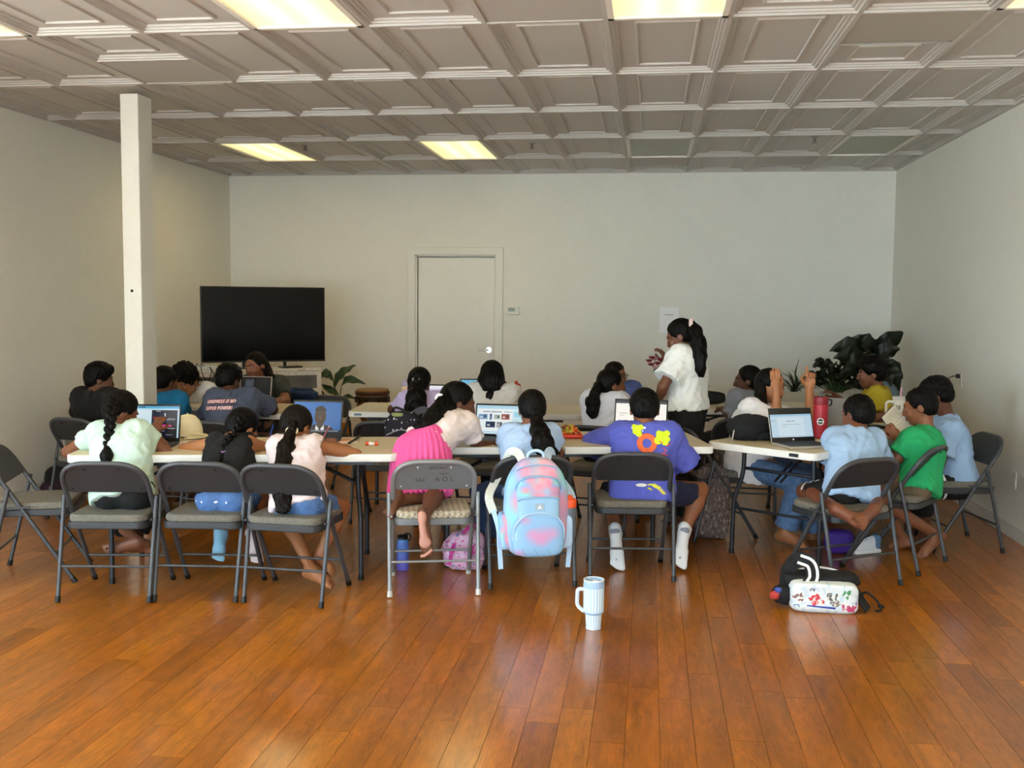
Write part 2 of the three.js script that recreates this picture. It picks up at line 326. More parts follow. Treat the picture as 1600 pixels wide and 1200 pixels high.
// ---------------------------------------------------------------- folding chairs
const fabricTex = dataTex(256, 256, (u, v) => { const n = tor(u, v, 90) * 34 + tor(u, v, 30, 2) * 16 + (Math.sin(u * 2 * Math.PI * 40) > 0 ? 6 : -6); return [128 + n, 124 + n, 116 + n]; });
const fabricBump = dataTex(256, 256, grey((u, v) => 0.5 + 0.4 * tor(u, v, 110) + 0.12 * Math.sin(u * Math.PI * 2 * 60)), false);
const patternTex = canvasTex(256, 256, (x) => {
  x.fillStyle = '#b9ae98'; x.fillRect(0, 0, 256, 256);
  for (let r = 0; r < 16; r++) for (let c = 0; c < 20; c++) {
    const X = c * 12.8 + (r % 2) * 6.4, Y = r * 16 + (c % 3) * 3; x.fillStyle = ['#e6dcc6', '#5d6068', '#d6cab0', '#8b7d63'][(r + c * 3) % 4]; x.fillRect(X, Y, 4.4, 11);
  }
});
patternTex.wrapS = patternTex.wrapT = THREE.RepeatWrapping;
const M = {
  frame: mat(0x46484c, 0.4, { metalness: 0.2 }), panel: mat(0x313336, 0.45, { metalness: 0.1 }), cap: mat(0x0c0c0d, 0.55),
  seat: mat(0xe6e4de, 0.95, { map: fabricTex, bumpMap: fabricBump, bumpScale: 0.002 }),
  frameL: mat(0x8c8e90, 0.4, { metalness: 0.35 }), panelL: mat(0x76797c, 0.45, { metalness: 0.2 }), seatL: mat(0xffffff, 0.95, { map: patternTex, bumpMap: fabricBump, bumpScale: 0.002 }), capL: mat(0xc9c7c0, 0.6),
};
function rrShape(w, h, r) {
  const s = new THREE.Shape(); const a = w / 2, b = h / 2;
  const R = Array.isArray(r) ? r : [r, r, r, r];            // bl br tr tl
  s.moveTo(-a + R[0], -b); s.lineTo(a - R[1], -b); s.absarc(a - R[1], -b + R[1], R[1], -Math.PI / 2, 0);
  s.lineTo(a, b - R[2]); s.absarc(a - R[2], b - R[2], R[2], 0, Math.PI / 2); s.lineTo(-a + R[3], b); s.absarc(-a + R[3], b - R[3], R[3], Math.PI / 2, Math.PI);
  s.lineTo(-a, -b + R[0]); s.absarc(-a + R[0], -b + R[0], R[0], Math.PI, Math.PI * 1.5); return s;
}
const slab = (w, d, t, r, bev = 0.004, seg = 2) => new THREE.ExtrudeGeometry(rrShape(w - 2 * bev, d - 2 * bev, r), { depth: t - 2 * bev, bevelEnabled: true, bevelThickness: bev, bevelSize: bev, bevelSegments: seg, curveSegments: 8 }).translate(0, 0, bev);   // in xy, thickness +z
function makeChair(light) {
  const g = new THREE.Group();
  const fm = light ? M.frameL : M.frame, pm = light ? M.panelL : M.panel, sm = light ? M.seatL : M.seat, cm = light ? M.capL : M.cap;
  const foot = V(0, 0, 0.23), top = V(0, 0.752, -0.25), dir = top.clone().sub(foot), len = dir.length(); dir.normalize();
  const onU = (x, s) => [x, foot.y + dir.y * s, foot.z + dir.z * s];
  // the back hoop runs down to the front feet
  part('back_frame', tubeP([onU(-0.222, len * 0.60), onU(-0.222, len - 0.012), onU(0.222, len - 0.012), onU(0.222, len * 0.60)], 0.0135, 0.15, 48), fm, g);
  for (const s of [-1, 1]) {
    const l = part('leg', rod(onU(s * 0.222, 0.01), onU(s * 0.222, len * 0.605), 0.0125), fm, g);
    part('foot_cap', rod(onU(s * 0.222, 0.004), onU(s * 0.222, 0.035), 0.0155), cm, l);
    const r = part('leg', rod([s * 0.24, 0.01, -0.235], [s * 0.245, 0.55, -0.105], 0.0115), fm, g);
    part('foot_cap', rod([s * 0.24, 0.004, -0.2365], [s * 0.24, 0.036, -0.229], 0.0145), cm, r);
  }
  const panel = slab(0.425, 0.20, 0.012, [0.02, 0.02, 0.115, 0.115], 0.003);
  panel.rotateX(Math.atan2(dir.z, dir.y)).translate(...onU(0, len - 0.115));
  const pn = part('backrest', panel, pm, g);
  const back = V(0, -dir.z, dir.y).multiplyScalar(-0.0035);
  for (const [x, s] of [[-0.09, 0.03], [0.09, 0.03], [-0.18, 0.165], [0.18, 0.165]]) { const p = V(...onU(x, len - 0.022 - s)); part('rivet', new THREE.SphereGeometry(0.006, 8, 6).translate(p.x, p.y - 0.001, p.z - 0.002), light ? M.capL : M.cap, pn); }
  const pan = new THREE.ExtrudeGeometry(rrShape(0.41, 0.40, 0.05), { depth: 0.026, bevelEnabled: true, bevelThickness: 0.006, bevelSize: 0.006, bevelSegments: 2 }).rotateX(-Math.PI / 2).translate(0, 0.39, 0.01);
  part('seat_pan', pan, pm, g);
  const cu = uvMetres(new THREE.ExtrudeGeometry(rrShape(0.375, 0.365, 0.045), { depth: 0.008, bevelEnabled: true, bevelThickness: 0.018, bevelSize: 0.018, bevelSegments: 4 }).rotateX(-Math.PI / 2), light ? 3.2 : 4);
  part('seat_cushion', cu.translate(0, 0.434, 0.01), sm, g);
  part('crossbar', rod([-0.24, 0.185, -0.192], [0.24, 0.185, -0.192], 0.007), fm, g);
  part('crossbar', rod(onU(-0.222, 0.2), onU(0.222, 0.2), 0.007), fm, g);
  for (const s of [-1, 1]) part('bracket', rod([s * 0.232, 0.43, -0.16], [s * 0.232, 0.44, 0.0], 0.006), fm, g);
  return g;
}
let chairDark;
function chair(x, z, dx, dz, label, light) {
  let g;
  if (light) g = makeChair(true);
  else { if (!chairDark) chairDark = makeChair(false); g = chairDark.clone(); }
  g.position.set(x, 0, z); g.rotation.y = Math.atan2(dx, dz);
  g.userData = { label, category: 'chair', group: 'folding chairs' };
  return put(g, 'folding_chair');
}
chair(-3.47, -5.45, 0.94, -0.33, 'empty dark grey folding chair turned sideways by the left wall');
chair(-2.86, -5.21, -0.07, -0.47, 'dark grey folding chair under the girl in the mint tee');
chair(-2.36, -5.30, -0.045, -0.45, 'dark grey folding chair under the girl in the black tank top');
chair(-1.89, -5.31, 0.03, -0.475, 'dark grey folding chair under the girl in the pale pink tank');
const markedChair = chair(-1.19, -5.60, -0.12, -0.465, 'light grey folding chair with patterned seat and marker writing', true);
chair(-0.685, -5.845, -0.12, -0.42, 'dark grey folding chair with the tie-dye backpack hung on it');
chair(-0.10, -6.08, -0.05, -0.42, 'dark grey folding chair under the boy in the violet-blue tee');
chair(1.125, -6.09, -0.24, -0.39, 'dark grey folding chair under the boy sitting on folded legs');
chair(1.54, -6.57, -0.84, -0.545, 'dark grey folding chair under the boy in the green tee');
chair(2.03, -7.13, -0.977, 0.17, 'dark grey folding chair by the right wall under a boy in pale blue');
chair(-4.02, -7.02, 0.25, -1, 'dark grey folding chair under the boy in the black shirt');
chair(-3.02, -7.02, 0.12, -1, 'dark grey folding chair under the boy with the slogan shirt');
chair(-0.33, -7.30, 0.25, -1, 'dark grey folding chair under the girl with the low ponytail');
chair(-1.86, -7.28, 0.0, -1, 'dark grey folding chair under the girl in the lavender shirt');
chair(-1.16, -7.22, 0.05, -1, 'dark grey folding chair under the girl in the pale lace top');
chair(0.46, -7.22, 0.9, -0.35, 'dark grey folding chair under the girl hiding her face');
chair(0.72, -7.98, 0.05, -1, 'dark grey folding chair under the girl in the grey top');
chair(-0.13, -9.75, 0.1, 1, 'folding chair with its back against the far wall, under the person in glasses');
chair(1.75, -8.15, -0.9, 0.3, 'dark grey folding chair under the boy in the yellow tee');
chair(-3.55, -8.42, 0.1, 1, 'dark grey folding chair under the curly-haired boy in white');
chair(-2.85, -8.62, -0.1, 1, 'dark grey folding chair under the woman below the television');
chair(-3.5, -7.12, 0.05, -1, 'dark grey folding chair under the boy in the bright blue tee');
{ // marker writing on the light chair
  const w = canvasTex(512, 256, (x, W, H) => {
    x.clearRect(0, 0, W, H); x.strokeStyle = x.fillStyle = '#2c2f33'; x.lineCap = 'round';
    x.font = 'italic 46px sans-serif'; x.save(); x.translate(210, 60); x.rotate(-0.03); x.fillText('Millaut', 0, 0); x.restore();
    x.font = 'italic 30px sans-serif'; x.fillText('nayor', 290, 112); x.font = '50px sans-serif'; x.save(); x.translate(110, 188); x.rotate(-0.03); x.fillText('SAC', 0, 0); x.restore();
    x.font = '62px sans-serif'; x.save(); x.translate(262, 184); x.rotate(-0.02); x.fillText('A O L', 0, 0); x.restore();
  });
  const foot = V(0, 0, 0.23), top = V(0, 0.752, -0.25), dir = top.clone().sub(foot), len = dir.length(); dir.normalize();
  const c = foot.clone().addScaledVector(dir, len - 0.115), n = V(0, dir.z, -dir.y);
  const q = new THREE.PlaneGeometry(0.36, 0.18); q.rotateY(Math.PI); q.rotateX(Math.atan2(dir.z, dir.y));
  part('marker_writing', q.translate(c.x, c.y + n.y * 0.0008, c.z + n.z * 0.0008), new THREE.MeshStandardMaterial({ map: w, transparent: true, roughness: 0.6 }), markedChair);
}

// ---------------------------------------------------------------- folding tables
const topTex = dataTex(256, 256, (u, v) => { const n = tor(u, v, 120) * 10 + tor(u, v, 14, 5) * 4; return [212 + n, 198 + n, 164 + n]; });
const tableTop = mat(0xffffff, 0.42, { map: topTex }), tableEdge = mat(0xe9e8e2, 0.45), tableLeg = mat(0x2c2f36, 0.4, { metalness: 0.4 });
function table(cx, cz, dx, dz, label, opt = {}) {
  const L = opt.L ?? 1.83, W = opt.W ?? 0.755, H = 0.74, t = thing('folding_table', label, 'table', [cx, 0, cz], Math.atan2(-dz, dx), 'white folding tables');
  const halves = opt.fold ? [[-L / 4 - 0.0008, L / 2 - 0.002], [L / 4 + 0.0008, L / 2 - 0.002]] : [[0, L]];
  halves.forEach(([x, l], i) => {
    const r = opt.fold ? (i ? [0.004, 0.035, 0.035, 0.004] : [0.035, 0.004, 0.004, 0.035]) : 0.06;
    const sh = rrShape(l - 0.012, W - 0.012, r instanceof Array ? r : 0.055);
    const e = new THREE.ExtrudeGeometry(sh, { depth: 0.032, bevelEnabled: true, bevelThickness: 0.006, bevelSize: 0.006, bevelSegments: 2, curveSegments: 8 }).rotateX(-Math.PI / 2).translate(x, H - 0.039, 0);
    const top = part('tabletop', e, tableEdge, t);
    const s = uvMetres(new THREE.ShapeGeometry(rrShape(l - 0.02, W - 0.02, r instanceof Array ? r.map((q) => q * 0.9) : 0.05), 8).rotateX(-Math.PI / 2), 2);
    part('top_surface', s.translate(x, H - 0.0003, 0), tableTop, top);
  });
  part('apron', merge([box(L - 0.3, 0.03, 0.025, 0, H - 0.054, W / 2 - 0.07), box(L - 0.3, 0.03, 0.025, 0, H - 0.054, -W / 2 + 0.07)]), tableLeg, t);
  if (opt.latch !== undefined) part('corner_plate', rbox(0.06, 0.016, 0.003, 0.001, opt.latch, H - 0.022, W / 2 + 0.001), mat(0x6f8394, 0.4), t);
  if (opt.slot) part('slot_plate', rbox(0.004, 0.02, 0.06, 0.001, -L / 2 - 0.0012, H - 0.022, W / 2 - 0.14), M.cap, t);
  for (const s of [-1, 1]) {
    const x = s * (L / 2 - 0.24);
    for (const k of [-1, 1]) { const lg = part('leg', tubeP([[x, H - 0.04, k * 0.24], [x, 0.52, k * 0.245], [x + s * 0.02, 0.35, k * 0.30], [x + s * 0.02, 0.0, k * 0.305]], 0.0145, 0.06, 24), tableLeg, t); part('foot_cap', cyl(0.0165, 0.0165, 0.03, x + s * 0.02, 0.016, k * 0.305), M.cap, lg); }
    part('crossbar', rod([x, 0.56, -0.245], [x, 0.56, 0.245], 0.011), tableLeg, t); part('crossbar', rod([x + s * 0.015, 0.3, -0.3], [x + s * 0.015, 0.3, 0.3], 0.009), tableLeg, t);
    part('brace', merge([rod([x, 0.5, 0.02], [x - s * 0.24, 0.62, 0.02], 0.008), rod([x, 0.5, -0.02], [x - s * 0.24, 0.62, -0.02], 0.008), rod([x - s * 0.2, 0.6, 0], [x - s * 0.48, H - 0.045, 0], 0.009), rbox(0.05, 0.022, 0.06, 0.004, x - s * 0.22, 0.61, 0)]), tableLeg, t);
  }
  return t;
}
const unit = (x, z) => { const l = Math.hypot(x, z); return [x / l, z / l]; };
function tableFromEdge(x, z, dx, dz, end, label, opt = {}) {     // near edge passes (x,z) at its right (+1) or left (-1) end, running along d
  const [ux, uz] = unit(dx, dz), L = opt.L ?? 1.83, W = opt.W ?? 0.755, nx = uz, nzz = -ux;   // n points away from the viewer
  return table(x - end * ux * L / 2 + nx * W / 2, z - end * uz * L / 2 + nzz * W / 2, ux, uz, label, opt);
}
const TA = tableFromEdge(-1.385, -5.61, 0.977, -0.215, 1, 'white folding table with the glue stick lying on it');
const TB = tableFromEdge(0.405, -6.265, 0.978, -0.21, 1, 'white fold-in-half table with a seam across its middle', { fold: true });
const TD = tableFromEdge(0.965, -6.06, 0.60, -0.80, -1, 'white folding table set at an angle with the red bottle on it', { slot: true });
const TE = tableFromEdge(-2.32, -7.71, 0.996, -0.085, -1, 'white folding table in front of the hand drum', { latch: -0.83 });
const TF = table(0.95, -8.9, 1, -0.06, 'white folding table behind the standing girl', {});
const TG = tableFromEdge(-2.73, -7.44, 0.995, 0.08, 1, 'white folding table below the television with thick books on it');

// ---------------------------------------------------------------- smooth solids: distance fields meshed with surface nets
class Field {
  constructor() { this.p = []; this.lo = V(1e9, 1e9, 1e9); this.hi = V(-1e9, -1e9, -1e9); this.post = null; }
  grow(c, r) { this.lo.min(V(c.x - r, c.y - r, c.z - r)); this.hi.max(V(c.x + r, c.y + r, c.z + r)); }
  cap(a, b, ra, rb = ra, k = 0.02, cut = 0, op = 1) {          // tapered capsule; cut 1: flat at b
    const d = b.clone().sub(a), L2 = Math.max(d.lengthSq(), 1e-9), L = Math.sqrt(L2);
    this.p.push({ t: 0, ax: a.x, ay: a.y, az: a.z, dx: d.x, dy: d.y, dz: d.z, i: 1 / L2, ra, rb, k, cut, L, op });
    if (op > 0) { this.grow(a, ra); this.grow(b, rb); } return this;
  }
  ell(c, r, k = 0.02, X = V(1, 0, 0), Y = V(0, 1, 0), Z = V(0, 0, 1), op = 1) {
    this.p.push({ t: 1, cx: c.x, cy: c.y, cz: c.z, X, Y, Z, r, k, op }); if (op > 0) this.grow(c, Math.max(...r)); return this;
  }
  half(c, n, k = 0.004) { this.p.push({ t: 2, cx: c.x, cy: c.y, cz: c.z, n: n.clone().normalize(), k, op: -1 }); return this; }   // cuts away the side n points to
  pd(q, x, y, z) {
    if (q.t === 0) {
      const px = x - q.ax, py = y - q.ay, pz = z - q.az; let t = (px * q.dx + py * q.dy + pz * q.dz) * q.i; const tt = t;
      t = t < 0 ? 0 : t > 1 ? 1 : t; const ex = px - q.dx * t, ey = py - q.dy * t, ez = pz - q.dz * t;
      const e = Math.sqrt(ex * ex + ey * ey + ez * ez) - (q.ra + (q.rb - q.ra) * t);
      return q.cut ? Math.max(e, (tt - 1) * q.L) : e;
    }
    const px = x - q.cx, py = y - q.cy, pz = z - q.cz;
    if (q.t === 2) return -(px * q.n.x + py * q.n.y + pz * q.n.z);
    const a = (px * q.X.x + py * q.X.y + pz * q.X.z), b = (px * q.Y.x + py * q.Y.y + pz * q.Y.z), c = (px * q.Z.x + py * q.Z.y + pz * q.Z.z), r = q.r;
    const A = a / r[0], Bb = b / r[1], C = c / r[2], k0 = Math.sqrt(A * A + Bb * Bb + C * C), A1 = A / r[0], B1 = Bb / r[1], C1 = C / r[2], k1 = Math.sqrt(A1 * A1 + B1 * B1 + C1 * C1);
    return k1 > 1e-9 ? k0 * (k0 - 1) / k1 : -Math.min(r[0], r[1], r[2]);
  }
  d(x, y, z, list = this.p) {
    let D = 1e3;
    for (let i = 0; i < list.length; i++) {
      const q = list[i], e = this.pd(q, x, y, z), k = q.k;
      if (q.op > 0) { const g = D - e, h = g > k || g < -k ? 0 : (k - (g < 0 ? -g : g)) / k; D = (e < D ? e : D) - h * h * k * 0.25; }
      else { const n = q.t === 2 ? e * -1 : -e, g = D - n, h = g > k || g < -k ? 0 : (k - (g < 0 ? -g : g)) / k; D = (n > D ? n : D) + h * h * k * 0.25; }
    }
    return this.post ? this.post(D, x, y, z) : D;
  }
  near(x, y, z, R) { let m = 1e3; const ds = this.p.map((q) => { const e = this.pd(q, x, y, z); if (q.op > 0 && e < m) m = e; return e; }); return this.p.filter((q, i) => (q.op < 0 ? q.t === 2 || ds[i] < R * 2 + q.k + 0.05 : ds[i] < m + 2 * R + q.k + 0.03)); }
  mesh(cell, pad = 0.02) {
    const lo = this.lo.clone().subScalar(pad), s = this.hi.clone().addScalar(pad).sub(lo);
    const n = [s.x, s.y, s.z].map((v) => Math.ceil(v / cell) + 2), [nx, ny, nzz] = n, F = new Float32Array(nx * ny * nzz), B = 6, R = B * cell * 0.87;
    for (let k = 0; k < nzz; k += B) for (let j = 0; j < ny; j += B) for (let i = 0; i < nx; i += B) {
      const h = (B - 1) / 2, c = this.d(lo.x + (i + h) * cell, lo.y + (j + h) * cell, lo.z + (k + h) * cell), far = Math.abs(c) > R * 1.7 + 0.012, near = far ? null : this.near(lo.x + (i + h) * cell, lo.y + (j + h) * cell, lo.z + (k + h) * cell, R);
      for (let c2 = k; c2 < Math.min(k + B, nzz); c2++) for (let b = j; b < Math.min(j + B, ny); b++) for (let a = i; a < Math.min(i + B, nx); a++)
        F[a + nx * (b + ny * c2)] = far ? c : this.d(lo.x + a * cell, lo.y + b * cell, lo.z + c2 * cell, near);
    }
    const id = new Int32Array(F.length).fill(-1), pos = [], idx = [], off = [0, 1, nx, nx + 1, nx * ny, nx * ny + 1, nx * ny + nx, nx * ny + nx + 1];
    const ed = [[0, 1], [2, 3], [4, 5], [6, 7], [0, 2], [1, 3], [4, 6], [5, 7], [0, 4], [1, 5], [2, 6], [3, 7]];
    for (let k = 0; k < nzz - 1; k++) for (let j = 0; j < ny - 1; j++) for (let i = 0; i < nx - 1; i++) {
      const o = i + nx * (j + ny * k); let m = 0; for (let c = 0; c < 8; c++) if (F[o + off[c]] < 0) m |= 1 << c;
      if (m === 0 || m === 255) continue;
      let X = 0, Y = 0, Z = 0, N = 0;
      for (const [a, b] of ed) { const fa = F[o + off[a]], fb = F[o + off[b]]; if ((fa < 0) === (fb < 0)) continue; const t = fa / (fa - fb); X += (a & 1) + t * ((b & 1) - (a & 1)); Y += ((a >> 1) & 1) + t * (((b >> 1) & 1) - ((a >> 1) & 1)); Z += (a >> 2) + t * ((b >> 2) - (a >> 2)); N++; }
      id[o] = pos.length / 3; pos.push(lo.x + (i + X / N) * cell, lo.y + (j + Y / N) * cell, lo.z + (k + Z / N) * cell);
    }
    const st = [1, nx, nx * ny];
    for (let k = 1; k < nzz - 1; k++) for (let j = 1; j < ny - 1; j++) for (let i = 1; i < nx - 1; i++) {
      const o = i + nx * (j + ny * k), s0 = F[o] < 0;
      for (let ax = 0; ax < 3; ax++) {
        if (s0 === (F[o + st[ax]] < 0)) continue;
        const u = st[(ax + 1) % 3], v = st[(ax + 2) % 3], a = id[o], b = id[o - u], c = id[o - u - v], d = id[o - v];
        if (a < 0 || b < 0 || c < 0 || d < 0) continue;
        if (s0) idx.push(a, b, c, a, c, d); else idx.push(a, c, b, a, d, c);
      }
    }
    const g = new THREE.BufferGeometry(); g.setAttribute('position', new THREE.Float32BufferAttribute(pos, 3)); g.setIndex(idx); g.computeVertexNormals();
    const uv = new Float32Array(pos.length / 3 * 2); for (let i = 0; i < uv.length / 2; i++) { uv[i * 2] = (pos[i * 3] + pos[i * 3 + 2]) * 3; uv[i * 2 + 1] = pos[i * 3 + 1] * 3; }
    g.setAttribute('uv', new THREE.BufferAttribute(uv, 2)); return g;
  }
}

// ---------------------------------------------------------------- people
const clothBump = dataTex(128, 128, grey((u, v) => 0.5 + 0.25 * Math.sin(u * Math.PI * 2 * 32) * Math.sin(v * Math.PI * 2 * 32) + 0.3 * tor(u, v, 40)), false);
const hairBump = dataTex(256, 64, grey((u, v) => 0.5 + 0.5 * nz(u * 60, v * 3, 4) + 0.4 * nz(u * 140, v * 4, 9)), false);
const skinM = {}, hairM = {}, clothM = {};
const skinOf = (c) => skinM[c] ??= new THREE.MeshPhysicalMaterial({ color: new THREE.Color(c).multiplyScalar(1.3), roughness: 0.52, sheen: 0.15, sheenRoughness: 0.6 });
const hairOf = (c) => hairM[c] ??= new THREE.MeshPhysicalMaterial({ color: new THREE.Color(c), roughness: 0.48, specularIntensity: 0.22, bumpMap: hairBump, bumpScale: 0.003 });
const clothOf = (c) => clothM[c] ??= new THREE.MeshStandardMaterial({ color: new THREE.Color(c), roughness: 0.9, bumpMap: clothBump, bumpScale: 0.0008 });
const UP = V(0, 1, 0);
const j = (u, v, z) => onZ(u, v, z);
const mix = (a, b, t) => a.clone().lerp(b, t);
function dirOf(deg, tilt = 0) { const a = deg * Math.PI / 180, b = tilt * Math.PI / 180; return V(Math.sin(a) * Math.cos(b), -Math.sin(b), -Math.cos(a) * Math.cos(b)); }   // 0 = away from the camera, 90 = to +x; tilt down
function handInto(F, w, dir, palmN, s, curl = 0.5, thumbSide = 1, point = false) {    // wrist, direction of fingers, palm normal
  const D = dir.clone().normalize(), N = palmN.clone().addScaledVector(D, -palmN.dot(D)).normalize(), S = D.clone().cross(N).normalize();
  const at = (f, sd, n) => w.clone().addScaledVector(D, f * s).addScaledVector(S, sd * s).addScaledVector(N, n * s);
  F.ell(at(0.042, 0, 0), [0.036 * s, 0.044 * s, 0.014 * s], 0.012, S, D, N);
  F.cap(at(-0.01, 0, 0), at(0.03, 0, 0), 0.021 * s, 0.022 * s, 0.012);
  [[-0.028, 0.058, 1], [-0.01, 0.066, 0.9], [0.009, 0.062, 1], [0.026, 0.05, 1.1]].forEach(([sd, l, c], i) => {
    let a = at(0.078, sd, 0), ang = 0; const cu = point && i === (thumbSide > 0 ? 3 : 0) ? 0.05 : curl * c;
    for (let q = 0; q < 3; q++) { ang += cu * (q ? 0.95 : 0.7); const seg = l * [0.45, 0.32, 0.26][q] * s; const b = a.clone().addScaledVector(D, Math.cos(ang) * seg).addScaledVector(N, Math.sin(ang) * seg); F.cap(a, b, (0.0095 - q * 0.001) * s, (0.0088 - q * 0.001) * s, 0.004); a = b; }
  });
  const t0 = at(0.02, 0.028 * thumbSide, 0.006), t1 = at(0.052, 0.05 * thumbSide, 0.02 + 0.012 * curl), t2 = at(0.082, 0.05 * thumbSide - 0.012 * curl * thumbSide, 0.028 + 0.02 * curl);
  F.cap(t0, t1, 0.0125 * s, 0.0105 * s, 0.01); F.cap(t1, t2, 0.0102 * s, 0.0088 * s, 0.004);
}
function footInto(F, ankle, toe, up, s, sole = 0) {
  const D = toe.clone().sub(ankle), L = D.length(); D.normalize(); const U = up.clone().addScaledVector(D, -up.dot(D)).normalize(), S = D.clone().cross(U);
  const at = (f, u, sd = 0) => ankle.clone().addScaledVector(D, f).addScaledVector(U, u * s).addScaledVector(S, sd * s);
  F.cap(at(-0.035 * s, -0.035), at(L * 0.62, -0.032), 0.030 * s, 0.030 * s, 0.02); F.cap(at(0, 0), at(L * 0.6, -0.022), 0.032 * s, 0.022 * s, 0.02);
  F.cap(at(L * 0.55, -0.034, -0.014), at(L * 0.74, -0.038, -0.018), 0.024 * s, 0.02 * s, 0.015); F.cap(at(L * 0.55, -0.034, 0.014), at(L * 0.76, -0.038, 0.016), 0.024 * s, 0.022 * s, 0.015);
  [[-0.034, 0.84, 0.0085], [-0.019, 0.9, 0.009], [-0.004, 0.95, 0.0095], [0.011, 0.98, 0.010], [0.028, 0.99, 0.0135]].forEach(([sd, f, r]) => F.cap(at(L * 0.72, -0.04, sd * 0.9), at(L * f, -0.044, sd), r * s, r * s, 0.005));
}
// one figure; joints are world points
function person(o) {
  o.head.y -= o.hd ?? 0.033; const g = thing('person', o.label, 'person', [0, 0, 0], 0, o.group); const s = o.s ?? 1, B = new Field();
  const base = o.pel.clone(); base.y = 0; g.position.copy(base);
  const fw = dirOf(o.yaw), rt = fw.clone().cross(UP).normalize();
  const spine = o.neck.clone().sub(o.pel), sp = spine.clone().normalize(), back = rt.clone().cross(sp).normalize().negate();
  const chest = mix(o.pel, o.neck, 0.66), hw = 0.062 * s * (o.wide ?? 1);
  const sL = o.sL ?? o.neck.clone().addScaledVector(rt, -0.145 * s).addScaledVector(sp, -0.045 * s), sR = o.sR ?? o.neck.clone().addScaledVector(rt, 0.145 * s).addScaledVector(sp, -0.045 * s);
  const hL = o.pel.clone().addScaledVector(rt, -0.075 * s), hR = o.pel.clone().addScaledVector(rt, 0.075 * s);
  const kL = o.kL ?? hL.clone().addScaledVector(fw, 0.36 * s).addScaledVector(rt, -0.03).add(V(0, -0.03, 0)), kR = o.kR ?? hR.clone().addScaledVector(fw, 0.36 * s).addScaledVector(rt, 0.03).add(V(0, -0.03, 0));
  const low = (k) => V(k.x, 0.075 * s, k.z);
  const aL = o.aL ?? low(kL), aR = o.aR ?? low(kR), tL = o.tL ?? aL.clone().addScaledVector(fw, 0.165 * s).add(V(0, -0.01, 0)), tR = o.tR ?? aR.clone().addScaledVector(fw, 0.165 * s).add(V(0, -0.01, 0));
  const eL = o.eL, eR = o.eR, wL = o.wL, wR = o.wR;
  const torso = (F, e, k = 0.05) => {
    for (const q of [-1, 1]) {
      F.cap(o.pel.clone().addScaledVector(rt, q * hw), chest.clone().addScaledVector(rt, q * hw * 1.12), 0.088 * s + e, 0.084 * s + e, k);
    }
    F.cap(chest, o.neck.clone().addScaledVector(sp, -0.06 * s), 0.088 * s + e, 0.062 * s + e, k);
    F.cap(mix(sL, o.neck, 0.12), mix(sR, o.neck, 0.12), 0.048 * s + e, 0.048 * s + e, k);
    F.cap(mix(sL, chest, 0.15), mix(chest, o.pel, 0.2).addScaledVector(rt, -hw), 0.06 * s + e, 0.075 * s + e, k); F.cap(mix(sR, chest, 0.15), mix(chest, o.pel, 0.2).addScaledVector(rt, hw), 0.06 * s + e, 0.075 * s + e, k);
  };
  // skin: one continuous body
  torso(B, -0.006);
  const ae = o.thin ?? 1;
  for (const [S, E, W] of [[sL, eL, wL], [sR, eR, wR]]) { B.cap(S, E, 0.044 * s * ae, 0.036 * s * ae, 0.03); B.cap(E, mix(E, W, 0.4), 0.035 * s * ae, 0.034 * s * ae, 0.02); B.cap(mix(E, W, 0.35), W, 0.034 * s * ae, 0.023 * s, 0.02); }
  for (const [Hh, K, A] of [[hL, kL, aL], [hR, kR, aR]]) { B.cap(Hh, K, 0.078 * s, 0.052 * s, 0.03); B.cap(K, mix(K, A, 0.35), 0.05 * s, 0.05 * s, 0.02); B.cap(mix(K, A, 0.3), A, 0.05 * s, 0.031 * s, 0.03); }
  footInto(B, aL, tL, o.upL ?? UP, s); footInto(B, aR, tR, o.upR ?? UP, s);
  const hf = dirOf(o.look ?? o.yaw, o.tilt ?? 15), hr = hf.clone().cross(UP).normalize(); if (o.lean) hr.applyAxisAngle(hf, o.lean * Math.PI / 180);
  const hu = hr.clone().cross(hf).normalize(), h = o.hs ?? 1, hp = (f, u, r = 0) => o.head.clone().addScaledVector(hf, f * h).addScaledVector(hu, u * h).addScaledVector(hr, r * h);
  B.cap(o.neck.clone().addScaledVector(sp, -0.02), hp(-0.02, -0.045), 0.05 * s, 0.046 * h, 0.03);
  const geos = [];
  geos.push(B.mesh(0.0125));
  const Hd = new Field();
  Hd.cap(mix(o.neck, hp(-0.02, -0.05), 0.5), hp(-0.018, -0.03), 0.045 * h, 0.044 * h, 0.02);
  Hd.ell(hp(-0.012, 0.024), [0.073 * h, 0.083 * h, 0.091 * h], 0.02, hr, hu, hf); Hd.ell(hp(0.03, -0.035), [0.057 * h, 0.075 * h, 0.056 * h], 0.03, hr, hu, hf); Hd.ell(hp(0.052, -0.085), [0.026 * h, 0.02 * h, 0.024 * h], 0.03, hr, hu, hf);
  Hd.cap(hp(0.083, 0.012), hp(0.101, -0.028), 0.009 * h, 0.0125 * h, 0.014); Hd.ell(hp(0.094, -0.032), [0.017 * h, 0.009 * h, 0.011 * h], 0.008, hr, hu, hf);
  Hd.ell(hp(0.078, 0.028), [0.048 * h, 0.009 * h, 0.012 * h], 0.012, hr, hu, hf);
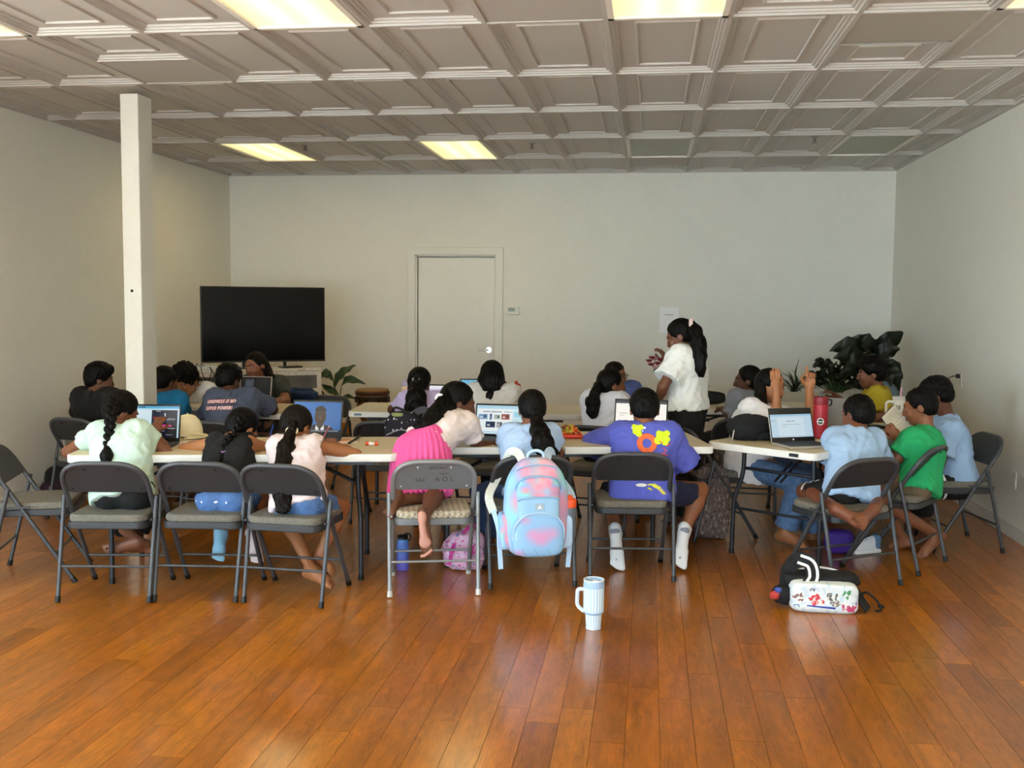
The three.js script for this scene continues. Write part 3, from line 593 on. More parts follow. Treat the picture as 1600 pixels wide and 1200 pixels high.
  for (const q of [-1, 1]) { Hd.ell(hp(0.091, 0.008, q * 0.031), [0.017 * h, 0.010 * h, 0.012 * h], 0.008, hr, hu, hf, -1); Hd.ell(hp(0.072, 0.004, q * 0.031), [0.016 * h, 0.012 * h, 0.014 * h], 0.005, hr, hu, hf); Hd.ell(hp(0.068, -0.03, q * 0.036), [0.02 * h, 0.022 * h, 0.018 * h], 0.02, hr, hu, hf); Hd.ell(hp(-0.012, -0.006, q * 0.074), [0.011 * h, 0.031 * h, 0.019 * h], 0.008, hr, hu, hf); Hd.ell(hp(-0.008, -0.002, q * 0.085), [0.007 * h, 0.019 * h, 0.011 * h], 0.005, hr, hu, hf, -1); }
  Hd.ell(hp(0.086, -0.057), [0.024 * h, 0.006 * h, 0.010 * h], 0.006, hr, hu, hf); Hd.ell(hp(0.084, -0.068), [0.02 * h, 0.007 * h, 0.010 * h], 0.006, hr, hu, hf); Hd.cap(hp(0.1, -0.0622, -0.02), hp(0.1, -0.0622, 0.02), 0.0025 * h, 0.0025 * h, 0.003, 0, -1);
  geos.push(Hd.mesh(0.0055));
  for (const [w, e, sd, hd] of [[wL, eL, -1, o.handL], [wR, eR, 1, o.handR]]) {
    const F = new Field(), D = hd?.dir ?? w.clone().sub(e), N = hd?.n ?? V(0, -1, 0);
    F.cap(mix(e, w, 0.8), w, 0.0255 * s, 0.0225 * s, 0.01); handInto(F, w, D, N, s * 0.95, hd?.curl ?? 0.5, hd?.thumb ?? -sd, hd?.point); geos.push(F.mesh(0.0042, 0.012));
  }
  const shift = (q) => q.translate(-base.x, 0, -base.z);
  part('body', shift(merge(geos.map((q) => (q.deleteAttribute('uv'), q)))), skinOf(o.skin ?? '#7d5138'), g);
  if (o.face) for (const q of [-1, 1]) {
    const e = part('eye', shift(new THREE.SphereGeometry(0.0092 * h, 14, 10).translate(...hp(0.0788, 0.004, q * 0.031).toArray())), mat(0xb5a79a, 0.45), g);
    part('iris', shift(new THREE.SphereGeometry(0.0058 * h, 12, 8).translate(...hp(0.0836, 0.003, q * 0.031).toArray())), mat(0x1a0f0a, 0.2), e);
    const bf = new Field(); bf.cap(hp(0.087, 0.027, q * 0.014), hp(0.079, 0.028, q * 0.048), 0.0042, 0.0026, 0.003); part('eyebrow', shift(bf.mesh(0.0022, 0.006)), hairOf('#0b0908'), g);
  }
  if (o.face) { const lf = new Field(); lf.ell(hp(0.0905, -0.0575), [0.022 * h, 0.0052 * h, 0.0085 * h], 0.002, hr, hu, hf); lf.ell(hp(0.089, -0.068), [0.018 * h, 0.006 * h, 0.0085 * h], 0.002, hr, hu, hf); part('lips', shift(lf.mesh(0.0025, 0.006)), mat(o.lip ?? '#6d3a33', 0.45), g); }
  for (const [A, T, U] of o.soles ?? []) { const F = new Field(), D = T.clone().sub(A), L = D.length(); D.normalize(); const n = U.clone().addScaledVector(D, -U.dot(D)).normalize().negate(), S2 = D.clone().cross(n); const at = (f, sd, r) => A.clone().addScaledVector(D, f).addScaledVector(n, 0.053 * s).addScaledVector(S2, sd * s); F.ell(at(-0.01, 0), [0.026 * s, 0.034 * s, 0.018 * s], 0.02, S2, D, n); F.cap(at(0.02, 0.004), at(L * 0.5, 0.004), 0.02 * s, 0.022 * s, 0.02); F.ell(at(L * 0.66, 0), [0.036 * s, 0.032 * s, 0.017 * s], 0.02, S2, D, n); for (const [sd, f] of [[-0.03, 0.88], [-0.015, 0.93], [0, 0.97], [0.014, 1.0], [0.03, 1.0]]) F.ell(at(L * f, sd), [0.009 * s, 0.011 * s, 0.011 * s], 0.004, S2, D, n); part('sole', shift(F.mesh(0.005)), skinOf('#a8796a'), g); }
  // shirt
  const fold = (amp, fx, fy, sd) => (D, x, y, z) => { if (D > 0.06 || D < -0.06) return D; const w = nz(x * 5 + sd, y * 5, z * 5) * 1.6, a = nz(x * fx * 0.6 + y * 6 + w, y * fy * 1.5 - x * 9 + w, z * fx * 0.6 + sd), b = nz(x * fx - y * 12 + w, y * fy * 2 + x * 14, z * fx + sd * 2); return D - amp * 0.9 * (1 - Math.abs(a) * 3.2) * 0.6 - amp * 0.55 * (1 - Math.abs(b) * 3.2) * 0.5 - amp * 0.15; };
  const S = new Field(), ex = o.loose ?? 0.013;
  torso(S, ex);
  const hem = o.hem ?? 0.02;                                     // metres below the pelvis centre along the spine
  for (const q of [-1, 1]) S.cap(o.pel.clone().addScaledVector(rt, q * hw), o.pel.clone().addScaledVector(rt, q * hw * 1.1).addScaledVector(sp, -hem - 0.05), 0.09 * s + ex, 0.096 * s + ex, 0.05);
  if (o.sleeve !== 0) for (const [A, E, W] of [[sL, eL, wL], [sR, eR, wR]]) {
    const sl = o.sleeve ?? 0.62; S.cap(mix(A, o.neck, 0.1), mix(A, E, Math.min(sl, 1)), 0.047 * s + ex * 0.6, (0.046 * s + ex * 0.9) * (o.flare ?? 1), 0.03, sl <= 1 ? 1 : 0);
    if (sl > 1) S.cap(E, mix(E, W, sl - 1), 0.042 * s + ex * 0.6, 0.036 * s + ex * 0.8, 0.02, 1);
  }
  S.half(o.pel.clone().addScaledVector(sp, -hem), sp.clone().negate()); 
  S.cap(o.neck.clone().addScaledVector(sp, 0.03).addScaledVector(back, -0.01), o.neck.clone().addScaledVector(sp, 0.09).addScaledVector(back, -0.03), 0.052 * s, 0.085 * s, 0.008, 0, -1);
  if (o.tank) { S.cap(sL.clone().addScaledVector(rt, -0.02 * s), mix(sL, chest, 0.25).addScaledVector(rt, -0.075 * s), 0.05 * s, 0.052 * s, 0.01, 0, -1); S.cap(sR.clone().addScaledVector(rt, 0.02 * s), mix(sR, chest, 0.25).addScaledVector(rt, 0.075 * s), 0.05 * s, 0.052 * s, 0.01, 0, -1); }
  const sd = Math.abs(base.x * 7.1 + base.z * 3.3);
  S.post = fold(o.fold ?? 0.011, 15, 8, sd);
  const shirtG = S.mesh(0.0105);
  const shirt = part('shirt', shift(shirtG), clothOf(o.shirt), g);
  if (o.shirtLabel) shirt.userData.label = o.shirtLabel;
  // legs wear
  const Lg = new Field(), le = o.legLoose ?? 0.012, ll = o.legs ?? 0.6;
  for (const q of [-1, 1]) Lg.cap(o.pel.clone().addScaledVector(rt, q * hw * 0.9).addScaledVector(sp, 0.06), o.pel.clone().addScaledVector(rt, q * hw), 0.08 * s + le * 0.2, 0.088 * s + le * 0.5, 0.04);
  if (!o.skirt) {
    for (const [Hh, K, A] of [[hL, kL, aL], [hR, kR, aR]]) {
      Lg.cap(Hh, mix(Hh, K, Math.min(ll, 1)), 0.084 * s + le, (0.084 - 0.028 * Math.min(ll, 1)) * s + le * 1.2, 0.03, ll <= 1 ? 1 : 0);
      if (ll > 1) Lg.cap(K, mix(K, A, ll - 1), 0.054 * s + le, 0.042 * s + le * 1.5, 0.02, 1);
    }
  }
  Lg.half(o.pel.clone().addScaledVector(sp, o.rise ?? 0.07), sp);
  Lg.post = fold(0.007, 15, 14, sd + 4);
  if (!o.skirt) part(ll > 1.3 ? 'trousers' : 'shorts', shift(Lg.mesh(0.0115)), o.legMat ?? clothOf(o.legC ?? '#16181d'), g);
  if (o.socks) [[aL, tL, kL, o.upL], [aR, tR, kR, o.upR]].forEach(([A, T, K, U], i) => {
    const F = new Field(), D = T.clone().sub(A); footInto(F, A, A.clone().addScaledVector(D, 1.02), U ?? UP, s); for (const q of F.p) { q.ra += 0.004; q.rb += 0.004; } F.cap(A, mix(A, K, 0.16), 0.037 * s, 0.041 * s, 0.02, 1);
    const c = Array.isArray(o.socks) ? o.socks[i] : o.socks; if (c) part('sock', shift(F.mesh(0.007)), clothOf(c), g);
  });
  // hair
  const Hr = new Field(), style = o.hair ?? 'short', hc = o.hairC ?? '#0c0a0a';
  Hr.ell(hp(-0.018, 0.034), [0.084 * h, 0.088 * h, 0.098 * h], 0.02, hr, hu, hf);
  Hr.ell(hp(-0.045, -0.01), [0.076 * h, 0.07 * h, 0.062 * h], 0.03, hr, hu, hf);
  if (o.vol) Hr.ell(hp(-0.005, 0.06), [0.092 * h, 0.07 * h * (1 + o.vol), 0.1 * h], 0.03, hr, hu, hf);
  // face and ears stay free
  Hr.ell(hp(0.105, style === 'short' ? -0.026 : -0.012), [0.08 * h, 0.088 * h, 0.085 * h], 0.028, hr, hu, hf, -1);
  if (style === 'short') { for (const s2 of [-1, 1]) Hr.ell(hp(-0.002, -0.055, s2 * 0.095), [0.036 * h, 0.062 * h, 0.036 * h], 0.02, hr, hu, hf, -1); Hr.half(hp(-0.04, -0.07), hu.clone().negate().addScaledVector(hf, 0.45), 0.04); }
  else { for (const q of [-1, 1]) Hr.ell(hp(0.012, -0.05, q * 0.09), [0.03 * h, 0.055 * h, 0.04 * h], 0.02, hr, hu, hf, -1); if (style !== 'long') Hr.half(hp(-0.04, -0.078), hu.clone().negate().addScaledVector(hf, 0.3), 0.035); }
  if (o.quiff) Hr.cap(hp(0.055, 0.092, -0.03), hp(0.066, 0.096, 0.03), 0.018, 0.016, 0.03);
  const lump = o.curly ?? (style === 'short' ? 0.0055 : 0.003);
  Hr.post = (D, x, y, z) => D + lump * nz(x * (o.curly ? 45 : 60), y * 40, z * (o.curly ? 45 : 60)) + lump * 0.6 * nz(x * 120, y * 60, z * 120);
  const hg = [Hr.mesh(0.006)];
  for (const T of [o.tail, o.tail2]) if (T) {                                                   // pony tail: points with radii
    const F = new Field(); for (let i = 0; i < T.length - 1; i++) F.cap(T[i][0], T[i + 1][0], T[i][1], T[i + 1][1], 0.02);
    for (let q = 0; q < 5; q++) for (let i = 1; i < T.length - 1; i++) { const a = q * 2.1 + i, r = T[i][1] * 0.55, e = V(Math.cos(a) * r, 0, Math.sin(a) * r), e2 = V(Math.cos(a + 0.5) * r, 0, Math.sin(a + 0.5) * r); F.cap(T[i][0].clone().add(e), T[i + 1][0].clone().add(e2), T[i][1] * 0.6, T[i + 1][1] * 0.5, 0.008); }
    F.post = (D, x, y, z) => { if (D > 0.05) return D; const w = 0.4 * nz(x * 9, y * 9, z * 9); return D + 0.009 * nz(x * 42 + w * 6, y * 7, z * 42) + 0.005 * nz(x * 110 + w * 9, y * 10, z * 110); };
    hg.push(F.mesh(0.006));
  }
  if (o.braid) {
    const F = new Field(), c = new THREE.CatmullRomCurve3(o.braid), N = Math.round(c.getLength() / 0.02), R = o.braidR ?? 0.024;
    for (let i = 0; i <= N; i++) { const p = c.getPoint(i / N), t = c.getTangent(i / N), sx = camera.position.clone().sub(p).normalize().cross(t).normalize(), r = R * (1 - 0.35 * i / N), q = i % 2 ? 1 : -1, ax = t.clone().multiplyScalar(0.8).addScaledVector(sx, -q * 0.62).normalize(), bx = ax.clone().cross(sx.clone().cross(t)).normalize(); F.ell(p.clone().addScaledVector(sx, q * r * 0.5), [r * 0.72, r * 1.05, r * 0.8], 0.004, bx, ax, bx.clone().cross(ax)); }
    for (const [a, b, r0, r1] of o.braidEnd ?? []) F.cap(a, b, r0, r1, 0.01);
    F.post = (D, x, y, z) => D + 0.002 * nz(x * 150, y * 40, z * 150);
    hg.push(F.mesh(0.0045));
  }
  const hairG = shift(merge(hg));
  { const p = hairG.attributes.position, uv = hairG.attributes.uv, c = o.head.clone().sub(base); for (let i = 0; i < p.count; i++) uv.setXY(i, Math.atan2(p.getX(i) - c.x, p.getZ(i) - c.z) / Math.PI, p.getY(i) * 3); }
  part('hair', hairG, hairOf(hc), g);
  for (const [p, r, c, dir, t] of o.ties ?? []) { const q = new THREE.TorusGeometry(r, t ?? r * 0.35, 10, 20); q.applyQuaternion(new THREE.Quaternion().setFromUnitVectors(V(0, 0, 1), dir.clone().normalize())); part('hair_tie', shift(q.translate(p.x, p.y, p.z)), mat(c, 0.7), g); }
  Object.assign(o, { g, base, shift, shirtMesh: shirt, fw, rt, sp, back, hp, hf, hr, hu, chest, hL, hR, hw });
  return o;
}
// a printed patch laid on a garment
function print(p, tex, centre, normal, w, h, name, rot = 0) {
  p.g.updateMatrixWorld(true); p.shirtMesh.updateMatrixWorld(true);
  const m = new THREE.Matrix4().lookAt(normal.clone(), V(0, 0, 0), UP), e = new THREE.Euler().setFromRotationMatrix(m); if (rot) { const q = new THREE.Quaternion().setFromEuler(e).multiply(new THREE.Quaternion().setFromAxisAngle(V(0, 0, 1), rot)); e.setFromQuaternion(q); }
  const d = new DecalGeometry(p.shirtMesh, centre, e, V(w, h, 0.2)), q = d.attributes.position, n = d.attributes.normal;
  for (let i = 0; i < q.count; i++) q.setXYZ(i, q.getX(i) + n.getX(i) * 0.0015 - p.base.x, q.getY(i) + n.getY(i) * 0.0015, q.getZ(i) + n.getZ(i) * 0.0015 - p.base.z);
  const mt = new THREE.MeshStandardMaterial({ map: tex, transparent: true, roughness: 0.85, polygonOffset: true, polygonOffsetFactor: -1 });
  return part(name, d, mt, p.g);
}

const denim = dataTex(256, 256, (u, v) => { const n = tor(u, v, 70) * 22 + tor(u, v, 12, 3) * 16; return [74 + n, 104 + n, 150 + n]; });
const denimM = new THREE.MeshStandardMaterial({ map: denim, roughness: 0.92 }), denimLight = new THREE.MeshStandardMaterial({ map: denim, color: new THREE.Color(1.5, 1.4, 1.2), roughness: 0.92 }), denimDark = new THREE.MeshStandardMaterial({ map: denim, color: 0xa8b0bc, roughness: 0.92 });
const dotDenim = canvasTex(256, 256, (x) => { x.fillStyle = '#4a6da2'; x.fillRect(0, 0, 256, 256); for (let i = 0; i < 1400; i++) { x.fillStyle = ['rgba(30,50,90,.25)', 'rgba(150,180,220,.2)'][i % 2]; x.fillRect((i * 73.7) % 256, (i * 31.3) % 256, 2, 3); } x.fillStyle = '#e8ecf2'; for (let r = 0; r < 5; r++) for (let c = 0; c < 5; c++) { x.beginPath(); x.arc(c * 51 + (r % 2) * 25 + 14, r * 51 + 18, 4.5, 0, 7); x.fill(); } });
dotDenim.wrapS = dotDenim.wrapT = THREE.RepeatWrapping;
const dotDenimM = new THREE.MeshStandardMaterial({ map: dotDenim, roughness: 0.92 });

// 1 mint tee
person({ label: 'girl in a pale mint tee with a long dark braid', yaw: -6, look: 38, tilt: 28, lean: 6, s: 0.98,
  pel: j(192, 768, -5.22), neck: j(190, 668, -5.40), head: j(189, 634, -5.50), sL: j(153, 677, -5.42), sR: j(221, 674, -5.42),
  eL: j(107, 706, -5.50), wL: j(160, 701, -5.78), eR: j(263, 712, -5.50), wR: j(240, 674, -5.68), handR: { dir: V(0.1, 0.5, -0.4), n: V(0, -0.5, -1), curl: 0.4 },
  kL: j(165, 795, -5.62), kR: j(232, 797, -5.62), aL: j(216, 846, -5.40), tL: j(158, 854, -5.34), aR: j(205, 850, -5.52), tR: j(246, 850, -5.42), upL: V(0, 0.5, 0.6), upR: V(0, 0.6, 0.5),
  shirt: '#c2dacd', hem: 0.045, loose: 0.011, sleeve: 0.46, flare: 1.05, legC: '#0e0f11', legs: 1.6, rise: 0.03, hair: 'tail', skin: '#6f4530',
  braid: [j(178, 628, -5.40), j(174, 645, -5.335), j(171, 672, -5.29), j(168, 700, -5.235)], braidR: 0.031, braidEnd: [[j(168, 700, -5.235), j(167, 712, -5.21), 0.02, 0.036], [j(167, 712, -5.21), j(167, 722, -5.20), 0.036, 0.03]] });
// 2 black tank
person({ label: 'girl in a black tank top and dotted denim shorts with a braid', yaw: -4, look: 24, tilt: 42, s: 0.88,
  pel: j(350, 780, -5.30), neck: j(362, 688, -5.50), head: j(378, 662, -5.60), sL: j(337, 692, -5.50), sR: j(388, 692, -5.52),
  eL: j(287, 702, -5.60), wL: j(322, 690, -5.86), eR: j(424, 702, -5.66), wR: j(424, 688, -5.84), handR: { dir: V(0, 0.3, -1), n: V(0, -1, 0), curl: 0.9 },
  aL: j(346, 838, -5.60), tL: j(346, 876, -5.54), aR: j(397, 840, -5.64), tR: j(408, 878, -5.60), upL: V(0, 0, -1), upR: V(0, 0, -1), socks: ['#8fc0dc', '#d8c6c6'],
  shirt: '#08080a', tank: true, sleeve: 0, hem: -0.01, loose: 0.006, legMat: dotDenimM, legs: 0.55, rise: 0.1, hair: 'tail', skin: '#9a6642',
  braid: [j(376, 655, -5.52), j(370, 670, -5.46), j(358, 684, -5.42), j(350, 698, -5.385), j(346, 712, -5.345)], braidR: 0.022, braidEnd: [[j(346, 712, -5.345), j(341, 732, -5.28), 0.014, 0.012]], ties: [[j(349, 705, -5.36), 0.013, '#7a5c90', V(0, 1, 0.2)]] });
// 3 pale pink tank
person({ label: 'girl in a pale pink tank with a long loose ponytail', yaw: 4, look: 14, tilt: 38, s: 0.92,
  pel: j(467, 786, -5.30), neck: j(461, 690, -5.50), head: j(463, 658, -5.60), sL: j(432, 698, -5.50), sR: j(494, 697, -5.50),
  eL: j(418, 716, -5.56), wL: j(432, 694, -5.84), eR: j(556, 711, -5.60), wR: j(515, 692, -5.84), handR: { dir: V(-0.2, 0.2, -1), n: V(0, -1, 0), curl: 0.9 },
  kR: j(534, 792, -5.60), kL: j(440, 792, -5.66), aL: j(487, 890, -5.42), tL: j(524, 906, -5.36), aR: j(500, 868, -5.52), tR: j(526, 888, -5.46), 
  shirt: '#dccbcc', tank: true, sleeve: 0, hem: 0.035, loose: 0.009, legMat: denimM, legs: 0.5, rise: 0.05, hair: 'tail', skin: '#8a5836', hairC: '#15100d',
  tail: [[j(458, 664, -5.50), 0.03], [j(455, 676, -5.45), 0.026], [j(447, 700, -5.39), 0.046], [j(442, 740, -5.30), 0.052], [j(442, 770, -5.22), 0.05], [j(443, 796, -5.19), 0.028]], ties: [[j(456, 673, -5.455), 0.028, '#e6dcb8', V(0.1, 0.8, 0.5), 0.008]] });
// 4 kneeling, pink skirt
const kneel = person({ label: 'girl in a bright pink skirt kneeling on the light grey chair', yaw: 24, look: 68, tilt: 18, s: 0.93, hs: 1.06, wide: 0.9, loose: 0.01,
  pel: j(656, 704, -5.74), neck: j(716, 648, -6.02), head: j(716, 621, -6.06), sL: j(690, 656, -6.10), sR: j(733, 664, -5.95),
  eL: j(712, 694, -6.25), wL: j(752, 690, -6.28), eR: j(744, 699, -6.02), wR: j(776, 693, -6.14), handR: { dir: V(0.9, 0, -0.3), n: V(0, -1, 0), curl: 0.3 },
  kL: j(684, 770, -5.72), aL: j(622, 782, -5.50), tL: j(608, 812, -5.44), upL: V(0.3, 0.2, -1), kR: j(681, 768, -5.60), aR: j(663, 808, -5.33), tR: j(670, 866, -5.31), upR: V(0, 0, -1),
  soles: [[j(663, 808, -5.33), j(670, 866, -5.31), V(0, 0, -1)]],
  shirt: '#e2d3d0', hem: -0.075, sleeve: 0.62, flare: 1.2, skirt: true, hair: 'tail', skin: '#57331f',
  tail: [[j(698, 620, -6.00), 0.05], [j(690, 637, -5.91), 0.052], [j(678, 650, -5.83), 0.05], [j(665, 661, -5.77), 0.036], [j(650, 667, -5.74), 0.012]], tail2: [[j(704, 636, -5.95), 0.035], [j(704, 652, -5.88), 0.026], [j(703, 664, -5.84), 0.018], [j(708, 677, -5.82), 0.007]] });
{ const o = kneel, F = new Field(), top = j(664, 678, -5.80), bot = j(654, 770, -5.68), ax = bot.clone().sub(top).normalize();
  F.cap(j(668, 682, -5.86), j(652, 728, -5.74), 0.105, 0.125, 0.05); F.cap(j(640, 700, -5.74), j(632, 765, -5.70), 0.085, 0.095, 0.06); F.cap(j(668, 700, -5.76), j(678, 758, -5.70), 0.1, 0.09, 0.06); F.cap(j(652, 720, -5.72), j(654, 775, -5.68), 0.125, 0.14, 0.05); F.cap(o.hR, mix(o.hR, j(681, 776, -5.62), 0.75), 0.1, 0.105, 0.05); F.cap(j(676, 688, -5.78), j(680, 730, -5.7), 0.09, 0.09, 0.05); F.half(j(654, 776, -5.68), ax.clone().add(V(0.12, 0, 0)));
  const e1 = V(1, 0, -0.3).normalize(), e2 = ax.clone().cross(e1).normalize();
  F.post = (D, x, y, z) => { if (D > 0.06 || D < -0.06) return D; const q = V(x, y, z).sub(top), t = Math.min(1, Math.max(0, q.dot(ax) / 0.3)), a = Math.atan2(q.dot(e2), q.dot(e1)); return D + (0.002 + 0.007 * t) * Math.sin(a * 30 + 2.2 * nz(x * 8, y * 4, z * 8)) ; };
  const sk = part('skirt', o.shift(F.mesh(0.007)), new THREE.MeshStandardMaterial({ color: '#ea5a9c', roughness: 0.85 }), o.g); sk.userData.label = 'bright pink gathered skirt';
  const q = new THREE.TorusGeometry(0.02, 0.009, 10, 22); q.rotateY(0.3).translate(...j(687, 622, -5.93).toArray()); part('hair_tie', o.shift(q), mat('#f3f0ec', 0.5), o.g); }
// 5 light blue tee
person({ label: 'girl in a light blue tee and jeans with a thick ponytail', yaw: -8, look: -14, tilt: 20, s: 0.95,
  pel: j(828, 762, -5.86), neck: j(826, 665, -6.00), head: j(831, 632, -6.06), sL: j(794, 680, -6.02), sR: j(862, 680, -6.02),
  eL: j(778, 704, -6.10), wL: j(772, 692, -6.26), eR: j(872, 708, -6.08), wR: j(850, 690, -6.3),
  kL: j(754, 768, -6.12), aL: j(764, 852, -6.10), kR: j(850, 772, -6.2), aR: j(815, 848, -6.12), legLoose: 0.02,
  shirt: '#aec8ec', hem: 0.05, sleeve: 0.45, flare: 1.1, legMat: denimDark, legs: 1.85, hair: 'tail', skin: '#714630',
  tail: [[j(836, 644, -5.98), 0.04], [j(839, 658, -5.94), 0.032], [j(843, 674, -5.88), 0.05], [j(849, 694, -5.81), 0.062], [j(856, 706, -5.77), 0.045], [j(868, 708, -5.78), 0.01]], ties: [[j(839, 656, -5.945), 0.027, '#141b30', V(0.1, 0.9, 0.4), 0.008]] });
// 6 violet-blue tee
const p6 = person({ label: 'boy in a violet-blue tee with orange and lime graphics', yaw: -4, look: -4, tilt: 22, s: 1.0, wide: 1.15, hs: 1.08,
  pel: j(1004, 768, -6.09), neck: j(1007, 664, -6.20), head: j(1007, 632, -6.26), sL: j(966, 680, -6.22), sR: j(1050, 681, -6.20),
  eL: j(926, 697, -6.40), wL: j(965, 694, -6.55), eR: j(1074, 728, -6.26), wR: j(1050, 735, -6.5),
  kL: j(950, 768, -6.45), kR: j(1094, 766, -6.36), aL: j(962, 834, -6.18), tL: j(966, 888, -6.12), aR: j(1068, 834, -6.24), tR: j(1062, 886, -6.16), upL: V(0, 0, -1), upR: V(0.1, 0, -1), socks: '#e2e4e8',
  shirt: '#5a62c4', loose: 0.022, hem: 0.055, sleeve: 0.96, flare: 1.35, legC: '#151d3a', legs: 0.72, legLoose: 0.02, hair: 'short', curly: 0.005, skin: '#7c4c31' });
print(p6, canvasTex(512, 512, (x) => {
  x.clearRect(0, 0, 512, 512); x.strokeStyle = '#f2703f'; x.lineWidth = 56; x.beginPath(); x.arc(236, 260, 76, 0, 7); x.stroke();
  x.fillStyle = '#d8ee2a'; for (const [a, b, r] of [[130, 110, 46], [100, 80, 24], [170, 90, 30], [150, 160, 34], [115, 140, 30], [390, 190, 62], [440, 150, 34], [350, 230, 40], [420, 240, 38], [360, 150, 30], [450, 210, 26]]) { x.beginPath(); x.arc(a, b, r, 0, 7); x.fill(); }
  x.fillStyle = '#f4f2ea'; for (const [a, b, r] of [[210, 95, 12], [80, 100, 9], [190, 130, 8], [255, 380, 22], [285, 370, 14], [235, 395, 12]]) { x.beginPath(); x.arc(a, b, r, 0, 7); x.fill(); }
  x.strokeStyle = '#f05a52'; x.lineWidth = 9; for (const [a, b, c, d] of [[400, 300, 440, 340], [430, 290, 480, 250], [380, 360, 460, 380], [400, 390, 420, 340], [360, 235, 400, 255]]) { x.beginPath(); x.moveTo(a, b); x.lineTo(c, d); x.stroke(); }
}), j(1014, 692, -6.04), V(0.02, 0.2, 1), 0.29, 0.29, 'shirt_print');
print(p6, canvasTex(256, 128, (x) => { x.clearRect(0, 0, 256, 128); x.fillStyle = '#e9e7dc'; x.beginPath(); x.ellipse(50, 16, 42, 14, 0, 0, 7); x.fill(); x.fillStyle = '#e8e04c'; for (let i = 0; i < 16; i++) { x.beginPath(); x.ellipse(110 + (i * 37) % 120, 12 + (i * 23) % 80 * (i % 3 ? 0.5 : 1), 16, 6, i, 0, 7); x.fill(); } }), j(1018, 768, -5.97), V(0, 0, 1), 0.2, 0.09, 'shirt_print');
[[j(962, 834, -6.18), j(966, 888, -6.12)], [j(1068, 834, -6.24), j(1062, 886, -6.16)]].forEach(([A, T]) => { const D = T.clone().sub(A).normalize(), n = V(0, 0, 1).addScaledVector(D, -D.z).normalize(), S = D.clone().cross(n); for (const [nm, f, r, o] of [['sock_heel', -0.012, [0.03, 0.026, 0.022], 0.05], ['sock_toe', 0.15, [0.036, 0.03, 0.03], 0.035]]) { const F = new Field(); F.ell(A.clone().addScaledVector(D, f).addScaledVector(n, o), r, 0.01, S, D, n); part(nm, p6.shift(F.mesh(0.006)), clothOf('#8a90a0'), p6.g); } });
// 7 pale blue, folded legs
const stripes = (o, A, B2, r, n) => { for (let i = 0; i < 3; i++) { const t = 0.55 + i * 0.17, c = mix(A, B2, t), d = B2.clone().sub(A).normalize(), q = new THREE.CylinderGeometry(r * (1 - 0.1 * i), r * (1.02 - 0.1 * i), 0.016, 28, 1, true).applyQuaternion(new THREE.Quaternion().setFromUnitVectors(UP, d)); part('stripe', o.shift(q.translate(c.x, c.y, c.z)), new THREE.MeshStandardMaterial({ color: 0xf2f2f2, roughness: 0.9, side: THREE.DoubleSide }), o.g); } };
const p7 = person({ label: 'boy in a pale blue tee sitting on folded bare feet', yaw: -30, look: -34, tilt: 12, s: 0.97, 
  pel: j(1330, 772, -6.15), neck: j(1336, 670, -6.34), head: j(1340, 639, -6.40), sL: j(1302, 688, -6.36), sR: j(1369, 690, -6.40),
  eL: j(1294, 732, -6.42), wL: j(1300, 700, -6.62), eR: j(1378, 730, -6.56), wR: j(1350, 700, -6.74),
  kL: j(1258, 768, -6.42), kR: j(1380, 772, -6.60), aL: onY(1308, 795, 0.475), tL: onY(1350, 813, 0.45), aR: onY(1366, 795, 0.475), tR: onY(1344, 812, 0.46), upL: V(0, 0.6, 1), upR: V(0, 0.6, 1),
  shirt: '#a4c2e6', loose: 0.017, hem: 0.05, sleeve: 0.72, flare: 1.3, legC: '#101114', legs: 0.72, legLoose: 0.014, hair: 'short', skin: '#6c3f2a' });
stripes(p7, p7.hL, mix(p7.hL, j(1258, 768, -6.42), 0.95), 0.083);
// 8 green tee
person({ label: 'boy in a green tee reading an open book', hd: 0.014, yaw: -58, look: -72, tilt: 14, s: 0.98,
  pel: j(1436, 758, -6.55), neck: j(1447, 668, -6.68), head: j(1437, 632, -6.70), sL: j(1424, 690, -6.52), sR: j(1452, 688, -6.86),
  eL: j(1402, 716, -6.52), wL: j(1405, 684, -6.66), eR: j(1424, 716, -6.95), wR: j(1408, 684, -6.84), handL: { dir: V(-0.5, 0.5, -0.2), n: V(-0.2, 0.3, -1), curl: 0.8 }, handR: { dir: V(-0.5, 0.6, 0.1), n: V(-0.6, 0, 0.6), curl: 0.8 },
  aL: j(1464, 836, -6.80), tL: j(1432, 864, -6.72), aR: j(1412, 842, -6.95), tR: j(1380, 848, -7.0),
  shirt: '#22a866', loose: 0.018, hem: 0.05, sleeve: 0.8, flare: 1.3, legC: '#6b5a45', legs: 0.8, hair: 'short', skin: '#7a4a31', face: true });
// 9 pale blue by wall
const p9 = person({ label: 'tall boy in a pale blue tee leaning forward by the right wall', yaw: -80, look: -66, tilt: 24, s: 1.08, 
  pel: j(1497, 752, -7.15), neck: j(1478, 648, -7.18), head: j(1464, 611, -7.16), sL: j(1484, 676, -7.0), sR: j(1470, 670, -7.34),
  eL: j(1466, 726, -6.98), wL: j(1438, 718, -7.05), eR: j(1450, 722, -7.42), wR: j(1432, 700, -7.38),
  kL: j(1440, 762, -7.02), kR: j(1428, 760, -7.34), aL: j(1445, 842, -7.1), aR: j(1420, 835, -7.4),
  shirt: '#9fbce2', loose: 0.018, hem: 0.05, sleeve: 0.7, flare: 1.3, legC: '#101114', legs: 1.5, hair: 'short', curly: 0.006, vol: 0.1, skin: '#5d3625' });
stripes(p9, p9.hL, mix(p9.hL, j(1440, 762, -7.02), 0.95), 0.092);
